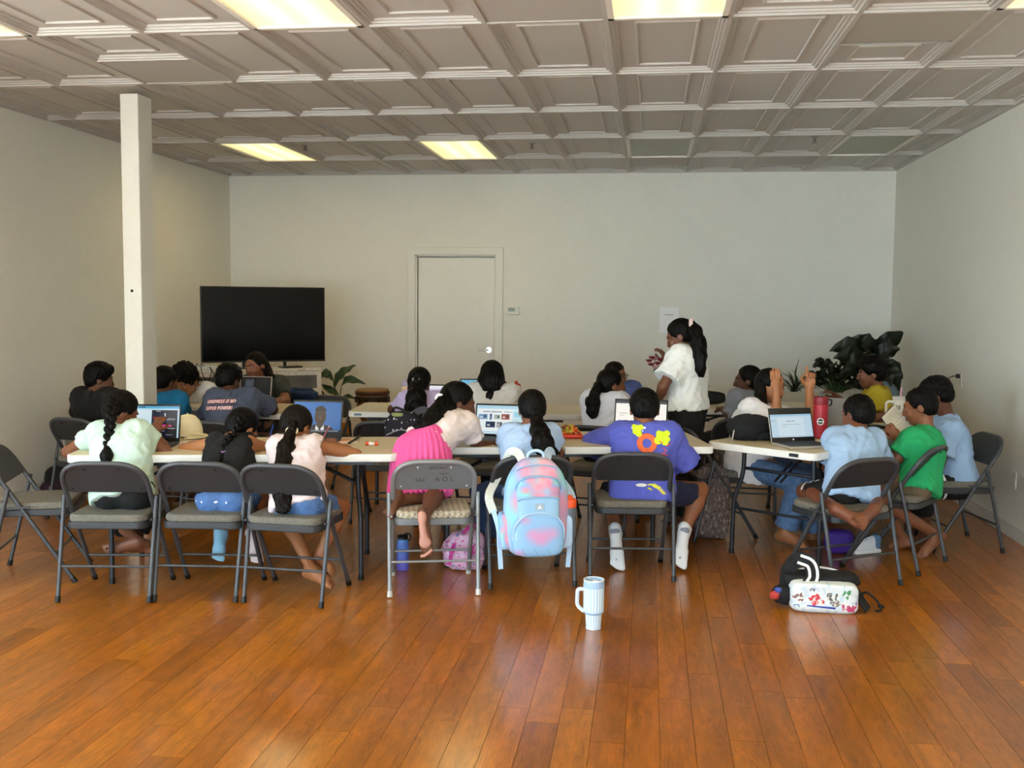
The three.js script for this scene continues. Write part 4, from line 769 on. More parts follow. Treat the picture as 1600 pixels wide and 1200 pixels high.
// 10 yellow tee
person({ label: 'boy in a mustard yellow tee in front of the big leafy plant', yaw: -95, look: -84, tilt: 6, s: 1.02, hairC: '#0a0808',
  pel: j(1376, 690, -8.12), neck: j(1372, 604, -8.12), head: j(1362, 577, -8.12), sL: j(1372, 620, -7.96), sR: j(1366, 618, -8.28),
  eL: j(1380, 651, -7.86), wL: j(1345, 654, -7.80), eR: j(1340, 648, -8.32), wR: j(1310, 622, -8.26),
  shirt: '#b8a426', loose: 0.016, hem: 0.05, sleeve: 0.85, flare: 1.2, legC: '#20242c', legs: 1.8, hair: 'short', vol: 0.25, curly: 0.007, skin: '#6f4530', face: true });
// 11 hands at her face
person({ label: 'girl in a white tee and jeans with one hand over her face', yaw: 62, look: 128, tilt: 8, s: 1.06, lean: -4,
  pel: j(1168, 722, -7.20), neck: j(1186, 625, -7.16), head: j(1204, 596, -7.12), sL: j(1188, 638, -7.32), sR: j(1172, 642, -6.98),
  eL: j(1266, 668, -7.02), wL: j(1265, 606, -6.99), eR: j(1213, 660, -6.98), wR: j(1213, 610, -6.985), handR: { dir: V(-0.1, 1, 0.05), n: V(-0.2, 0, -1), curl: 0.12, thumb: -1 }, handL: { dir: V(0.05, 1, 0), n: V(-0.4, 0, 1), curl: 1.2, thumb: -1, point: true },
  kL: j(1262, 745, -7.12), kR: j(1252, 752, -6.92), aL: j(1270, 838, -7.15), aR: j(1226, 832, -6.93), tR: j(1268, 846, -6.82),
  shirt: '#f0edf0', loose: 0.018, hem: 0.1, sleeve: 0.75, flare: 1.2, legMat: denimLight, legs: 1.9, legLoose: 0.022, hair: 'tail', skin: '#94603c', face: true,
  tail: [[j(1190, 600, -7.1), 0.045], [j(1188, 620, -7.06), 0.036], [j(1194, 640, -7.0), 0.028], [j(1200, 652, -6.98), 0.016]] });
// 12 grey top, profile
person({ label: 'girl in a grey top with hair pulled back, seen in profile', yaw: -50, look: -82, tilt: 4, s: 1.02,
  pel: j(1160, 690, -8.15), neck: j(1168, 612, -8.2), head: j(1168, 588, -8.2), 
  eL: j(1140, 648, -8.1), wL: j(1130, 640, -8.3), eR: j(1180, 650, -8.4), wR: j(1160, 645, -8.55),
  shirt: '#8b8f98', legC: '#1b1e25', legs: 1.8, sleeve: 0.9, hair: 'tail', skin: '#4e2d1e', face: true });
// 13 standing girl
const p13 = person({ label: 'girl standing in a white tee and black trousers with a long ponytail', yaw: -72, look: -78, tilt: 26, s: 1.02,
  pel: j(1074, 640, -7.28), neck: j(1072, 545, -7.28), head: j(1063, 518, -7.28), sL: j(1062, 560, -7.14), sR: j(1072, 558, -7.42),
  eL: j(1036, 604, -7.06), wL: j(1030, 625, -7.2), eR: j(1045, 600, -7.5), wR: j(1040, 568, -7.4), handR: { dir: V(-0.3, 1, 0), n: V(-1, 0, 0.3), curl: 0.6 },
  kL: j(1076, 725, -7.2), kR: j(1070, 722, -7.36), aL: V(j(1076, 725, -7.2).x + 0.02, 0.08, -7.2), aR: V(j(1070, 722, -7.36).x, 0.08, -7.36),
  shirt: '#eef0ee', loose: 0.032, rise: 0.06, hem: -0.01, sleeve: 0.72, flare: 1.3, legC: '#0c0d10', legs: 1.9, legLoose: 0.03, hair: 'tail', skin: '#5e3825', face: true,
  tail: [[j(1080, 508, -7.22), 0.036], [j(1086, 518, -7.18), 0.045], [j(1091, 535, -7.15), 0.05], [j(1093, 558, -7.12), 0.045], [j(1094, 576, -7.1), 0.032], [j(1095, 588, -7.1), 0.01]], ties: [[j(1081, 506, -7.2), 0.028, '#e8d3d2', V(1, 0.1, 0.3), 0.014]] });
// 14 low ponytail
person({ label: 'girl with a low ponytail in a pale shirt turned to her neighbour', yaw: 30, look: 66, tilt: 2, s: 1.0,
  pel: j(943, 705, -7.38), neck: j(947, 617, -7.45), head: j(956, 594, -7.48), eL: j(920, 665, -7.55), wL: j(940, 655, -7.75), eR: j(966, 660, -7.5), wR: j(990, 655, -7.7),
  shirt: '#d9d9e2', legC: '#23262e', legs: 1.8, hair: 'tail', skin: '#6d442c', face: true,
  tail: [[j(935, 604, -7.40), 0.036], [j(930, 613, -7.36), 0.03], [j(926, 628, -7.34), 0.05], [j(926, 642, -7.33), 0.042], [j(928, 648, -7.33), 0.03]], ties: [[j(933, 609, -7.37), 0.026, '#e9e6ea', V(0.6, 0.5, 0.4), 0.007]] });
// 15 glasses
const p15 = person({ label: 'person with glasses and a blue top sitting by the far wall', yaw: 160, look: 110, tilt: 10, s: 1.1,
  pel: j(968, 665, -9.6), neck: j(966, 600, -9.55), head: j(962, 580, -9.5), eL: j(1000, 636, -9.4), wL: j(985, 640, -9.2), eR: j(950, 640, -9.35), wR: j(965, 645, -9.15),
  shirt: '#5f6fb0', legC: '#23262e', legs: 1.8, sleeve: 0.9, hair: 'tail', skin: '#8a5b40', face: true });
{ const q = []; for (const s of [-1, 1]) q.push(new THREE.TorusGeometry(0.021, 0.0022, 6, 20).applyMatrix4(new THREE.Matrix4().makeBasis(p15.hr, p15.hu, p15.hf)).translate(...p15.hp(0.103, 0.004, s * 0.031).toArray()), rod(p15.hp(0.098, 0.008, s * 0.052), p15.hp(-0.01, 0.008, s * 0.078), 0.002)); part('glasses', p15.shift(merge(q)), M.cap, p15.g); }
// 16 lavender
person({ label: 'girl in a lavender shirt with a ponytail at the drum table', yaw: 4, look: 6, tilt: 16, s: 0.98,
  pel: j(655, 690, -7.32), neck: j(656, 617, -7.46), head: j(656, 592, -7.5), sL: j(634, 626, -7.46), sR: j(684, 626, -7.46), eL: j(613, 640, -7.6), wL: j(640, 612, -7.75), eR: j(694, 645, -7.6), wR: j(672, 640, -7.85), handL: { dir: V(0.1, 1, 0), n: V(1, 0, 0), curl: 0.7 },
  shirt: '#c7b8e2', sleeve: 0.55, flare: 1.1, legC: '#2a2c35', legs: 1.8, hair: 'tail', skin: '#4f2f22',
  tail: [[j(651, 592, -7.42), 0.03], [j(650, 604, -7.36), 0.045], [j(650, 620, -7.31), 0.07], [j(650, 637, -7.28), 0.074], [j(651, 648, -7.27), 0.04]], ties: [[j(650, 593, -7.395), 0.02, '#dcdce4', V(0, 0.7, 0.7), 0.009]] });
// 17 lace top
person({ label: 'girl with long straight hair in a pale lace top', hd: 0.012, yaw: 4, look: 4, tilt: 14, s: 1.05,
  pel: j(770, 688, -7.24), neck: j(771, 606, -7.4), head: j(769, 586, -7.45), eL: j(738, 648, -7.5), wL: j(748, 640, -7.75), eR: j(806, 648, -7.5), wR: j(795, 640, -7.75),
  shirt: '#c9c6c1', fold: 0.013, sleeve: 1.3, legC: '#16181d', legs: 1.8, hair: 'long', skin: '#7a4e38',
  tail: [[j(769, 583, -7.42), 0.085], [j(769, 594, -7.39), 0.092], [j(769, 601, -7.37), 0.088], [j(768, 606, -7.33), 0.05]], tail2: [[j(768, 606, -7.32), 0.03], [j(766, 618, -7.28), 0.024], [j(766, 633, -7.25), 0.012]] });
// 18 black shirt
person({ label: 'boy in a black shirt beside the left wall', yaw: 10, look: 52, tilt: 10, s: 1.05,
  pel: j(158, 690, -7.12), neck: j(150, 612, -7.15), head: j(155, 586, -7.2), eL: j(122, 655, -7.25), wL: j(140, 650, -7.5), eR: j(190, 650, -7.3), wR: j(180, 645, -7.55),
  shirt: '#0b0c0f', loose: 0.016, sleeve: 0.8, legC: '#131418', legs: 1.8, hair: 'short', quiff: true, vol: 0.1, skin: '#63402d', face: true });
// 19 bright blue
person({ label: 'boy in a bright blue tee beside the white column', yaw: 5, look: 20, tilt: 14, s: 0.95,
  pel: j(258, 695, -7.22), neck: j(256, 616, -7.3), head: j(258, 590, -7.35), eL: j(226, 650, -7.4), wL: j(240, 645, -7.6), eR: j(288, 650, -7.4), wR: j(290, 640, -7.65),
  shirt: '#1577ab', loose: 0.015, sleeve: 0.75, legC: '#1b1d22', legs: 1.6, hair: 'short', skin: '#5d3826' });
// 20 curly, white tee
person({ label: 'curly-haired boy in a white tee bending over a book', yaw: 168, look: 186, tilt: 30, s: 1.12,
  pel: j(300, 668, -8.45), neck: j(302, 606, -8.18), head: j(290, 590, -8.02), sL: j(326, 612, -8.2), sR: j(276, 610, -8.2), eL: j(334, 640, -8.1), wL: j(312, 640, -7.9), eR: j(262, 640, -8.1), wR: j(285, 640, -7.9),
  shirt: '#e6e8ee', loose: 0.016, sleeve: 0.75, legC: '#23262e', legs: 1.8, hair: 'short', vol: 0.4, curly: 0.014, hs: 1.12, skin: '#7f543b', face: true });
// 21 slogan shirt
const p21 = person({ label: 'boy in a slate tee with a white and red slogan', yaw: 6, look: 10, tilt: 20, s: 1.12,
  pel: j(362, 692, -7.12), neck: j(362, 615, -7.28), head: j(357, 588, -7.36), sL: j(334, 624, -7.28), sR: j(396, 624, -7.28), eL: j(322, 655, -7.45), wL: j(345, 646, -7.65), eR: j(426, 640, -7.44), wR: j(398, 638, -7.7),
  shirt: '#4a5266', loose: 0.018, sleeve: 0.8, flare: 1.2, legC: '#1b1d22', legs: 1.6, hair: 'short', curly: 0.006, vol: 0.12, skin: '#4c2e1f' });
print(p21, canvasTex(512, 256, (x) => { x.clearRect(0, 0, 512, 256); x.font = 'italic bold 74px sans-serif'; x.lineJoin = 'round'; x.lineWidth = 12; x.strokeStyle = '#b5232d'; x.fillStyle = '#fbf6f3'; x.setTransform(0.88, 0, 0, 1, 0, 0); x.strokeText('KINDNESS IS MY', 6, 96); x.fillText('KINDNESS IS MY', 6, 96); x.strokeText('SUPER POWER!', 6, 206); x.fillText('SUPER POWER!', 6, 206); }), j(346, 633, -7.14), V(0.0, 0.15, 1), 0.24, 0.115, 'shirt_slogan', 0.04);
// 22 woman
person({ label: 'woman with long dark hair and olive top below the television', hd: 0.008, yaw: 175, look: 200, tilt: 12, s: 1.12, lean: 5,
  pel: j(412, 656, -8.62), neck: j(410, 592, -8.55), head: j(399, 570, -8.5), eL: j(446, 626, -8.4), wL: j(420, 632, -8.15), eR: j(385, 628, -8.4), wR: j(400, 632, -8.15),
  shirt: '#3b3f37', sleeve: 0.7, legC: '#23262e', legs: 1.8, hair: 'tail', skin: '#80513a', face: true, lip: '#7a3a36',
  tail: [[j(410, 566, -8.58), 0.05], [j(417, 580, -8.56), 0.045], [j(424, 592, -8.52), 0.035], [j(432, 606, -8.5), 0.018]] });

// ---------------------------------------------------------------- laptops
const plastic = (c, r = 0.4) => mat(c, r);
const deckTex = canvasTex(256, 160, (x) => { x.fillStyle = '#3a3b3f'; x.fillRect(0, 0, 256, 160); x.fillStyle = '#17181a'; for (let r = 0; r < 5; r++) for (let c = 0; c < 14; c++) x.fillRect(14 + c * 16.4, 10 + r * 17, 14, 14); x.fillStyle = '#2d2e31'; x.fillRect(90, 104, 76, 48); });
function laptop(o) {
  const c = onY(o.u, o.v, 0.748), W = o.w ?? 0.33, D = o.d ?? 0.225, Hh = o.h ?? 0.215;
  const g = thing('laptop', o.label, 'laptop', [c.x, 0.7405, c.z], o.yaw * Math.PI / 180);         // local +z: toward its user
  const body = mat(o.body ?? '#2b2c2f', 0.4, { metalness: o.metal ?? 0.2 });
  const b = part('base', rbox(W, 0.016, D, 0.004, 0, 0.008, D / 2), body, g);
  part('keyboard', new THREE.PlaneGeometry(W * 0.92, D * 0.9).rotateX(-Math.PI / 2).translate(0, 0.0164, D / 2), new THREE.MeshStandardMaterial({ map: deckTex, roughness: 0.6, color: o.deck ?? 0xffffff }), b);
  const lid = new THREE.Group(); put(lid, 'lid', g); lid.position.set(0, 0.014, 0); lid.rotation.x = -(o.tilt ?? 15) * Math.PI / 180;
  part('shell', rbox(W, Hh, 0.007, 0.003, 0, Hh / 2, -0.0035), mat(o.shell ?? o.body ?? '#2b2c2f', 0.4, { metalness: o.metal ?? 0.2 }), lid);
  part('bezel', rbox(W - 0.004, Hh - 0.004, 0.001, 0.0004, 0, Hh / 2, 0.0005), mat(o.bez ?? '#0d0d0f', 0.3), lid);
  const bt = o.bt ?? 0.012, bb = o.bb ?? 0.024;
  if (o.tex) part('screen', new THREE.PlaneGeometry(W - 0.018, Hh - bt - bb).translate(0, (Hh - bt + bb) / 2, 0.0016), new THREE.MeshStandardMaterial({ color: 0x050505, roughness: 0.25, emissive: 0xffffff, emissiveMap: o.tex, emissiveIntensity: o.glow ?? 0.85 }), lid);
  if (o.mark) part('badge', new THREE.CircleGeometry(0.006, 16).translate(0, bb / 2, 0.0017), mat(0xd8d8d8, 0.3), lid);
  return g;
}
const T1 = canvasTex(512, 320, (x) => {
  const g = x.createLinearGradient(0, 0, 0, 320); g.addColorStop(0, '#8fd3f2'); g.addColorStop(0.15, '#dff2f8'); g.addColorStop(1, '#bfe6f4'); x.fillStyle = g; x.fillRect(0, 0, 512, 320);
  x.fillStyle = '#5fb3dc'; x.fillRect(0, 0, 512, 24); x.fillStyle = '#1c3240'; x.fillRect(150, 6, 60, 9);
  x.fillStyle = '#1a1c26'; x.fillRect(268, 40, 230, 280); x.fillStyle = '#2a2d3c'; x.fillRect(268, 40, 230, 130); x.fillStyle = '#3d4152'; x.beginPath(); x.moveTo(360, 160); x.lineTo(388, 70); x.lineTo(420, 160); x.fill(); x.fillStyle = '#dfe0ea'; x.beginPath(); x.arc(386, 78, 7, 0, 7); x.fill(); x.fillRect(382, 84, 9, 18);
  x.font = 'bold 44px sans-serif'; x.fillStyle = '#d8393f'; x.fillText('TED', 280, 142); x.fillStyle = '#c9cad6'; x.font = '34px sans-serif'; x.fillText('Salem', 385, 142);
  x.fillStyle = '#d84f8e'; x.beginPath(); x.ellipse(382, 198, 72, 12, 0, 0, 7); x.fill(); x.fillStyle = '#eef0f4'; x.fillRect(300, 222, 180, 4); x.fillRect(306, 48, 40, 5); x.fillStyle = '#8a8da0'; x.fillRect(400, 286, 60, 6); x.fillRect(300, 250, 90, 6);
});
const T2 = canvasTex(512, 320, (x) => {
  const g = x.createLinearGradient(0, 0, 512, 320); g.addColorStop(0, '#2a76c4'); g.addColorStop(1, '#2f68ac'); x.fillStyle = g; x.fillRect(0, 0, 512, 320);
  x.fillStyle = '#20222c'; x.beginPath(); x.moveTo(150, 320); x.quadraticCurveTo(180, 236, 252, 232); x.lineTo(330, 236); x.quadraticCurveTo(430, 250, 452, 320); x.fill();
  x.fillStyle = '#e8eaec'; x.beginPath(); x.moveTo(236, 320); x.lineTo(244, 240); x.lineTo(286, 290); x.lineTo(330, 236); x.lineTo(336, 320); x.fill(); x.fillStyle = '#23252f'; x.fillRect(276, 270, 22, 50);
  x.fillStyle = '#3c2a24'; x.beginPath(); x.ellipse(288, 150, 62, 92, 0, 0, 7); x.fill(); x.fillRect(258, 210, 60, 50); x.fillStyle = '#1a1413'; x.beginPath(); x.ellipse(288, 96, 62, 56, 0, Math.PI, 0); x.fill();
  x.fillStyle = '#1d1412'; x.fillRect(252, 128, 26, 6); x.fillRect(300, 128, 26, 6); x.fillStyle = '#6a4638'; x.fillRect(278, 150, 20, 30); x.fillStyle = '#24150f'; x.fillRect(266, 196, 44, 7);
  x.fillStyle = '#11182a'; x.fillRect(0, 292, 512, 28); x.fillStyle = '#dfe6ee'; x.fillRect(20, 300, 470, 4);
});
const T3 = canvasTex(512, 320, (x) => {
  x.fillStyle = '#d6f0fa'; x.fillRect(0, 0, 512, 320); x.fillStyle = '#b6e0f2'; x.fillRect(0, 0, 512, 34); x.fillStyle = '#f4fbfd'; x.fillRect(14, 40, 330, 250); x.fillStyle = '#9ed8ee'; x.fillRect(360, 66, 140, 60); x.fillStyle = '#c4e8f4'; x.fillRect(360, 140, 140, 100);
  x.fillStyle = '#2c3a44'; x.font = 'bold 22px sans-serif'; x.fillText('MORE LEARNING', 62, 78); x.fillStyle = '#6f808a'; x.fillText('TOPICS', 262, 78);
  [[20, 100, 86, 56, '#7fa3c8'], [126, 96, 22, 64, '#4c6f96'], [172, 106, 54, 44, '#8fa596'], [240, 94, 80, 62, '#a25c55'], [92, 182, 92, 66, '#31435f'], [198, 184, 56, 60, '#8d9096'], [268, 186, 56, 50, '#bcd6e0']].forEach(([a, b, w, h, c]) => { x.fillStyle = c; x.fillRect(a, b, w, h); x.fillStyle = 'rgba(20,25,40,.5)'; x.fillRect(a + w * 0.6, b + 6, w * 0.25, h * 0.6); x.fillStyle = 'rgba(250,250,250,.75)'; x.fillRect(a + w * 0.15, b + h * 0.45, w * 0.3, h * 0.3); });
  x.fillStyle = '#93cbe2'; x.fillRect(30, 296, 300, 5);
});
const T4 = canvasTex(256, 160, (x) => { x.fillStyle = '#f6f2ea'; x.fillRect(0, 0, 256, 160); x.fillStyle = '#4b4c55'; x.fillRect(0, 0, 256, 16); x.fillStyle = '#c9c4ba'; x.fillRect(20, 70, 40, 6); x.fillRect(20, 84, 26, 4); });
const T5 = canvasTex(128, 80, (x) => { x.fillStyle = '#cfc8ea'; x.fillRect(0, 0, 128, 80); x.fillStyle = '#efeef6'; x.fillRect(0, 0, 128, 12); x.fillStyle = '#b4a8dc'; for (let i = 0; i < 9; i++) x.fillRect(10 + i * 13, 20, 6, 56); });
const T6 = canvasTex(128, 80, (x) => { x.fillStyle = '#c8ecf8'; x.fillRect(0, 0, 128, 80); x.fillStyle = '#6db8dc'; x.fillRect(0, 0, 128, 18); });
const T7 = canvasTex(512, 320, (x) => {
  x.fillStyle = '#c5deee'; x.fillRect(0, 0, 512, 320); x.fillStyle = '#a3cbe2'; x.fillRect(0, 0, 512, 26); x.fillStyle = '#d4e7f2'; x.fillRect(86, 44, 330, 276); x.fillStyle = '#6f8ea6'; x.fillRect(8, 84, 66, 5); x.fillStyle = '#3f5566'; x.font = 'bold 21px sans-serif'; x.fillText('Essay Title', 196, 104); x.fillStyle = '#5d7484'; x.fillRect(140, 140, 220, 4); x.fillRect(140, 170, 54, 4); x.fillStyle = '#8fb5cc'; for (let i = 0; i < 40; i++) x.fillRect(8 + i * 12.5, 300, 5, 10);
});
const T9 = canvasTex(256, 160, (x) => { x.fillStyle = '#06080c'; x.fillRect(0, 0, 256, 160); x.fillStyle = '#3a4250'; for (const [a, b, r] of [[60, 40, 22], [84, 52, 26], [96, 34, 18], [50, 62, 14]]) { x.beginPath(); x.arc(a, b, r, 0, 7); x.fill(); } x.fillStyle = '#10294e'; x.fillRect(0, 84, 110, 22); x.fillStyle = '#1b2836'; x.fillRect(0, 108, 256, 6); });
laptop({ u: 233, v: 692, yaw: 8, w: 0.36, h: 0.225, tilt: 12, tex: T1, label: 'black laptop showing a talk page with a red and white title', body: '#222326' });
laptop({ u: 494, v: 686, yaw: 2, w: 0.315, h: 0.235, tilt: 14, tex: T2, bb: 0.034, label: 'grey laptop showing a speaker on a blue background', body: '#3a3b3d' });
laptop({ u: 784, v: 684, yaw: -4, w: 0.36, h: 0.21, tilt: 16, tex: T3, bb: 0.016, label: 'laptop showing a web page with rows of small pictures', body: '#26272b' });
laptop({ u: 1000, v: 677, yaw: -6, w: 0.35, h: 0.22, tilt: 15, tex: T4, label: 'laptop with a blank white page in front of the violet-blue tee', body: '#222326', glow: 1.0 });
laptop({ u: 680, v: 642, yaw: 0, w: 0.31, h: 0.205, tilt: 15, tex: T5, label: 'laptop with a lilac screen in front of the lavender shirt', body: '#222a3c', d: 0.2 });
laptop({ u: 752, v: 634, yaw: 6, w: 0.36, h: 0.22, tilt: 15, tex: T6, label: 'laptop with a light blue screen behind the long straight hair', body: '#1e2c48', d: 0.2 });
laptop({ u: 1240, v: 692, yaw: 24, w: 0.305, h: 0.215, d: 0.21, tilt: 17, tex: T7, bt: 0.042, bb: 0.03, mark: true, label: 'silver laptop with a document page on the angled table', body: '#b9b2a8', shell: '#c9c6c0', metal: 0.5, deck: 0xc8b8a4 });
laptop({ u: 1312, v: 668, yaw: 165, w: 0.33, h: 0.21, tilt: 14, label: 'grey laptop seen from behind its lid near the red bottle', body: '#9c9da0', shell: '#a3a4a8', metal: 0.3 });
laptop({ u: 398, v: 627, yaw: -4, w: 0.29, h: 0.205, tilt: 10, tex: T9, bt: 0.006, bb: 0.01, bez: '#b9aaa6', label: 'laptop with a dark picture on screen below the television', body: '#b9b2ae', metal: 0.3 });

// ---------------------------------------------------------------- television corner
{
  const A = j(314, 506.5, -9.3), B = j(508, 507, -9.95), w = A.distanceTo(B), c = mix(A, B, 0.5), ang = Math.atan2(-(B.z - A.z), B.x - A.x), yb = j(411, 565.5, c.z).y, yt = j(411, 448, c.z).y, hh = yt - yb, deskY = yb - 0.062;
  const t = thing('television', 'large black flat television on a low white stand in the corner', 'television', [c.x, deskY, c.z], ang);
  part('casing', rbox(w, hh, 0.05, 0.006, 0, 0.062 + hh / 2, -0.03), mat(0x101112, 0.4), t);
  part('screen', new THREE.PlaneGeometry(w - 0.02, hh - 0.026).translate(0, 0.062 + hh / 2 + 0.004, -0.0045), mat(0x040405, 0.18, { physical: true, specularIntensity: 0.3 }), t);
  part('bezel_strip', box(w, 0.012, 0.004, 0, 0.062 + 0.006, -0.003), mat(0x2a2b2d, 0.3, { metalness: 0.6 }), t);
  for (const s of [-1, 1]) part('stand_foot', merge([rbox(0.03, 0.08, 0.02, 0.004, s * 0.2, 0.045, -0.03), rbox(0.14, 0.012, 0.2, 0.005, s * 0.22, 0.006, -0.02)]), mat(0x0d0d0e, 0.35), t);
  // white-washed console
  const wash = mat(0xffffff, 0.75, { map: dataTex(256, 256, (u, v) => { const n = tor(u, v, 40) * 20 + tor(u, v, 9, 2) * 26, k = n > 13 ? 34 : 0; return [222 - k + n * 0.4, 215 - k * 1.1 + n * 0.4, 203 - k * 1.2 + n * 0.4]; }) });
  const e = j(497, 590, -9.95), cx = e.clone().addScaledVector(V(Math.cos(ang), 0, -Math.sin(ang)), -0.62);
  const k = thing('media_console', 'white distressed wooden console with glazed fronts under the television', 'console', [cx.x, 0, cx.z], ang), Hc = deskY, W = 1.24, D = 0.34, lowY = Hc - 0.27;
  part('top_board', uvMetres(rbox(W, 0.028, D, 0.006, 0, Hc - 0.014, -0.02)), wash, k);
  part('bottom_board', uvMetres(rbox(W, 0.03, D, 0.006, 0, lowY + 0.015, -0.02)), wash, k);
  part('back_panel', box(W - 0.02, 0.25, 0.01, 0, Hc - 0.14, -D / 2 - 0.01), mat(0xb9b3a4, 0.7), k);
  for (const s of [-1, 1]) part('side_panel', uvMetres(rbox(0.03, 0.24, D - 0.02, 0.005, s * (W / 2 - 0.016), Hc - 0.14, -0.02)), wash, k);
  for (const s of [-1, 1]) { const fx = s * W / 4, fw = W / 2 - 0.01, fr = part('door', uvMetres(merge([rbox(fw, 0.04, 0.022, 0.005, fx, Hc - 0.05, D / 2 - 0.03), rbox(fw, 0.04, 0.022, 0.005, fx, lowY + 0.05, D / 2 - 0.03), rbox(0.045, 0.215, 0.0224, 0.005, fx - fw / 2 + 0.0225, Hc - 0.1375, D / 2 - 0.03), rbox(0.045, 0.215, 0.0224, 0.005, fx + fw / 2 - 0.0225, Hc - 0.1375, D / 2 - 0.03)])), wash, k); part('glass', box(fw - 0.085, 0.14, 0.003, fx, Hc - 0.137, D / 2 - 0.03), paneGlass, fr); }
  for (const [sx, sz] of [[-1, -1], [1, -1], [-1, 1], [1, 1]]) part('leg', uvMetres(rbox(0.05, lowY, 0.05, 0.006, sx * (W / 2 - 0.04), lowY / 2, -0.02 + sz * (D / 2 - 0.04))), wash, k);
  const at = (x, z) => V(cx.x + Math.cos(ang) * x + Math.sin(ang) * z, 0, cx.z - Math.sin(ang) * x + Math.cos(ang) * z);
  const sb = at(0.36, 0.06); const s = thing('remote_tray', 'flat black device lying on the white console', 'remote', [sb.x, Hc, sb.z], ang); part('case', rbox(0.17, 0.018, 0.05, 0.006, 0, 0.009, 0), mat(0x111214, 0.4), s); part('buttons', rbox(0.1, 0.003, 0.02, 0.001, 0.01, 0.0195, 0), mat(0x333438, 0.6), s);
  const rb = at(-0.48, 0.04), r = thing('router_box', 'small white cable box with black leads by the television', 'router', [rb.x, Hc, rb.z], ang); part('case', rbox(0.2, 0.045, 0.14, 0.008, 0, 0.0225, 0), mat(0xd5d5d0, 0.5), r);
  for (let q = 0; q < 2; q++) part('cable', tubeC([[-0.06 + q * 0.04, 0.03, 0.06], [-0.1 + q * 0.045, 0.06, 0.1], [-0.08 + q * 0.03, -0.05, 0.16 + 0.01 * q], [-0.03 + q * 0.04, -0.14, 0.165], [0.02 + q * 0.03, -0.05, 0.165], [0.03, 0.02, 0.1], [0.02 + q * 0.02, 0.02, 0.06]], 0.004, 40, 6), M.cap, r);
}

// ---------------------------------------------------------------- plants
const leafTex = dataTex(128, 256, (u, v) => { const d = Math.abs(u - 0.5), vein = Math.pow(Math.abs(Math.sin((v * 1.0 + d * 0.9) * 46)), 18) * 10, n = nz(u * 9, v * 9, 1) * 14; return [34 + n + vein + (d < 0.02 ? 26 : 0), 62 + n + vein + (d < 0.02 ? 30 : 0), 34 + n * 0.7 + vein]; }, true, false);
const leafM = new THREE.MeshPhysicalMaterial({ map: leafTex, roughness: 0.42, side: THREE.DoubleSide, transmission: 0.12, thickness: 0 });
const leafDark = new THREE.MeshStandardMaterial({ map: leafTex, color: 0x5c6c5e, roughness: 0.45, side: THREE.DoubleSide });
const stemM = mat(0x35502c, 0.6);
function leafGeo(base, tip, w, arch, face, fold = 0.25) {        // blade from base to tip, arching up; face: which way its top looks
  const N = 14, pos = [], uv = [], idx = [], ax = tip.clone().sub(base), side = ax.clone().cross(face).normalize(), upv = side.clone().cross(ax).normalize();
  for (let i = 0; i <= N; i++) {
    const t = i / N, wd = w * Math.pow(Math.sin(Math.PI * Math.min(0.985, 0.04 + t * 0.96)), 0.75) * (1 - 0.25 * t), c = base.clone().addScaledVector(ax, t).addScaledVector(upv, arch * Math.sin(Math.PI * t));
    for (const q of [-1, -0.5, 0, 0.5, 1]) { const rp = 0.06 * w * Math.sin(t * 19 + q * 4) * Math.abs(q); const p = c.clone().addScaledVector(side, q * wd / 2).addScaledVector(upv, Math.abs(q) * wd * fold + rp); pos.push(p.x, p.y, p.z); uv.push(0.5 + q / 2, t); }
  }
  for (let i = 0; i < N; i++) for (let k = 0; k < 4; k++) { const a = i * 5 + k; idx.push(a, a + 1, a + 5, a + 1, a + 6, a + 5); }
  const g = new THREE.BufferGeometry(); g.setAttribute('position', new THREE.Float32BufferAttribute(pos, 3)); g.setAttribute('uv', new THREE.Float32BufferAttribute(uv, 2)); g.setIndex(idx); g.computeVertexNormals(); return g;
}
function plant(label, name, foot, potGeo, potM, leaves, m) {
  const g = thing(name, label, 'plant', [foot.x, foot.y, foot.z]); part('pot', potGeo, potM, g); const o = foot.clone(), root = V(foot.x, foot.y + (potGeo.userData.top ?? 0.3), foot.z);
  part('soil', new THREE.CylinderGeometry(potGeo.userData.r ?? 0.1, potGeo.userData.r ?? 0.1, 0.01, 20).translate(0, (potGeo.userData.top ?? 0.3) - 0.03, 0), mat(0x2a1d14, 0.95), g);
  for (const [b, t, w, arch, face, noStem] of leaves) {
    const lf = leafGeo(b.clone().sub(o), t.clone().sub(o), w, arch, face ?? V(0, 1, 0.7));
    if (!noStem) { const r = root.clone().sub(o).add(V((b.x - root.x) * 0.15, -0.03, (b.z - root.z) * 0.15)), e = b.clone().sub(o); part('stem', tubeC([r, V(r.x * 0.7 + e.x * 0.3, r.y * 0.45 + e.y * 0.55, r.z * 0.7 + e.z * 0.3), e], 0.006, 16, 6), stemM, g); }
    part('leaf', lf, m, g);
  }
  return g;
}
